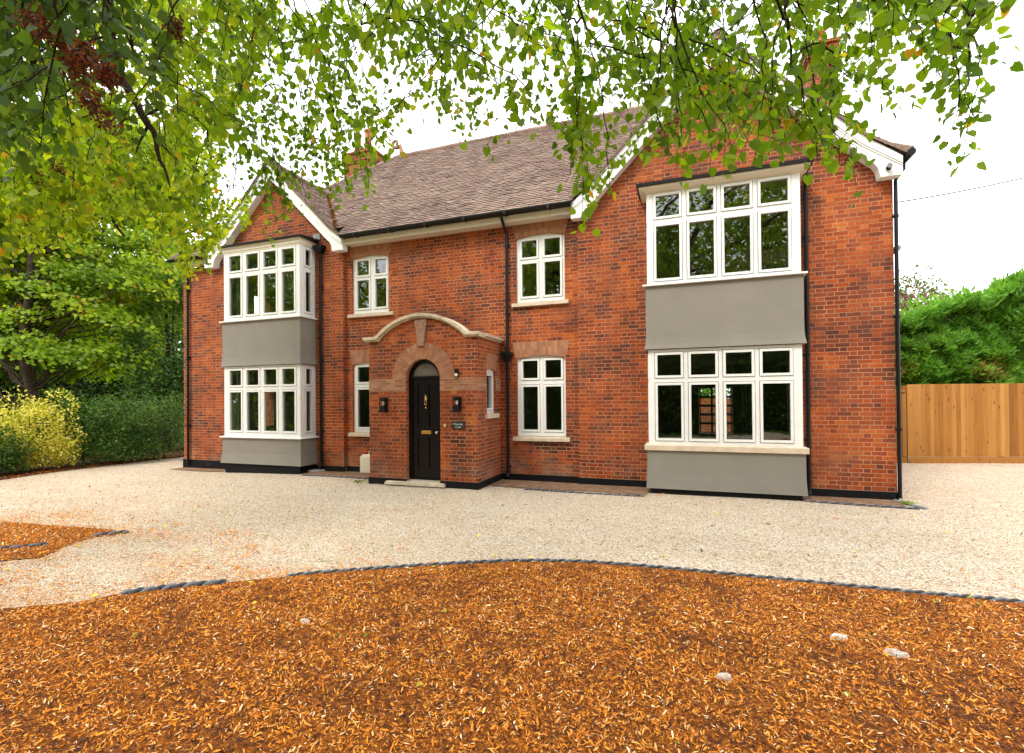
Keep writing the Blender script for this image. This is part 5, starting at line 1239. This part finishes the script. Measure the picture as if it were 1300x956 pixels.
n = 1500; XY = np.stack([RNG.uniform(-13, 7, n), RNG.uniform(-5, .0, n)], 1); chips('bark_chips', XY[XY[:, 1] < -.0], gzv(XY)+.012, .02, .05, RNG.random(n)*.6)
OCT = np.array([(1, 0, 0), (0, 1, 0), (-1, 0, 0), (0, -1, 0), (0, 0, .62), (0, 0, -.5)]); OFc = np.array([(0, 1, 4), (1, 2, 4), (2, 3, 4), (3, 0, 4), (1, 0, 5), (2, 1, 5), (3, 2, 5), (0, 3, 5)])
n = 150000; XY = np.stack([RNG.uniform(-14.6, 9., n), RNG.uniform(-8., 4., n)], 1)
u_, v_, d_ = proj(np.column_stack([XY, XY[:, 0]*0])); k = (d_ > 1) & (u_ > -60) & (u_ < 1360) & ~inpoly(XY, BEDP) & ~inpoly(XY, LBED) & ~((XY[:, 0] > XL-.1) & (XY[:, 0] < XR+.1) & (XY[:, 1] > -.1)) & (RNG.random(n) < np.clip(9./np.maximum(d_, 1)**1.15, .12, 1)) & (XY[:, 0] > -14.6)
k &= ~((XY[:, 0] > PX0) & (XY[:, 0] < PX1) & (XY[:, 1] > PY)) & ~((XY[:, 0] > .5) & (XY[:, 0] < 3.1) & (XY[:, 1] > -.55)) & ~((XY[:, 0] > -10.1) & (XY[:, 0] < -7.5) & (XY[:, 1] > -.55))
k &= (XY[:, 1] < -.95+RNG.normal(0, .12, n)) | (XY[:, 0] > 4.7) | (XY[:, 0] < -12.2)
XY = XY[k]; n = len(XY); a = RNG.random(n)*6.28; sz = RNG.uniform(.004, .0105, n)
ca, sa = np.cos(a), np.sin(a); q = OCT[None]*(1+RNG.uniform(-.35, .35, (n, 6, 3))); q = q*np.stack([sz*1.25, sz*.85, sz], 1)[:, None]
V = np.stack([q[..., 0]*ca[:, None]-q[..., 1]*sa[:, None], q[..., 0]*sa[:, None]+q[..., 1]*ca[:, None], q[..., 2]+RNG.normal(0, .25, (n, 6))*sz[:, None]], -1)+np.column_stack([XY, gzv(XY)+.006])[:, None]
struct(fastmesh('gravel_stones', V.reshape(-1, 3), (OFc[None]+(np.arange(n)*6)[:, None, None]).reshape(-1, 3), M['stones'], np.repeat(RNG.random(n)**.8, 8)), 'stuff'); print('stones', n)
n = 240; XY = np.stack([RNG.uniform(-10, 7, n), RNG.uniform(-7.5, -.8, n)], 1); o = leaves('fallen_leaves', np.column_stack([XY, gzv(XY)+.02]), rnd3(n)*[1, 1, .1], rnd3(n)*.3+[0, 0, 1], RNG.uniform(.03, .055, n), LEAF['gold'], None, 'heart', RNG.random(n)*.8); struct(o, 'stuff')
n = 6000; t = RNG.random(n); ly = -3.9+t*8.5; lx = np.interp(ly, [-4.3, -2.9, -1.9, -.7, .6, 1.8, 5], [-14.2, -14.5, -14.75, -14.85, -14.9, -14.75, -14.9])-np.abs(RNG.normal(.12, .22, n)); XY = np.stack([lx, ly], 1)
chips('leaf_litter', XY, gzv(XY)+.02, .02, .06, np.clip(RNG.random(n)*.5, 0, 1))
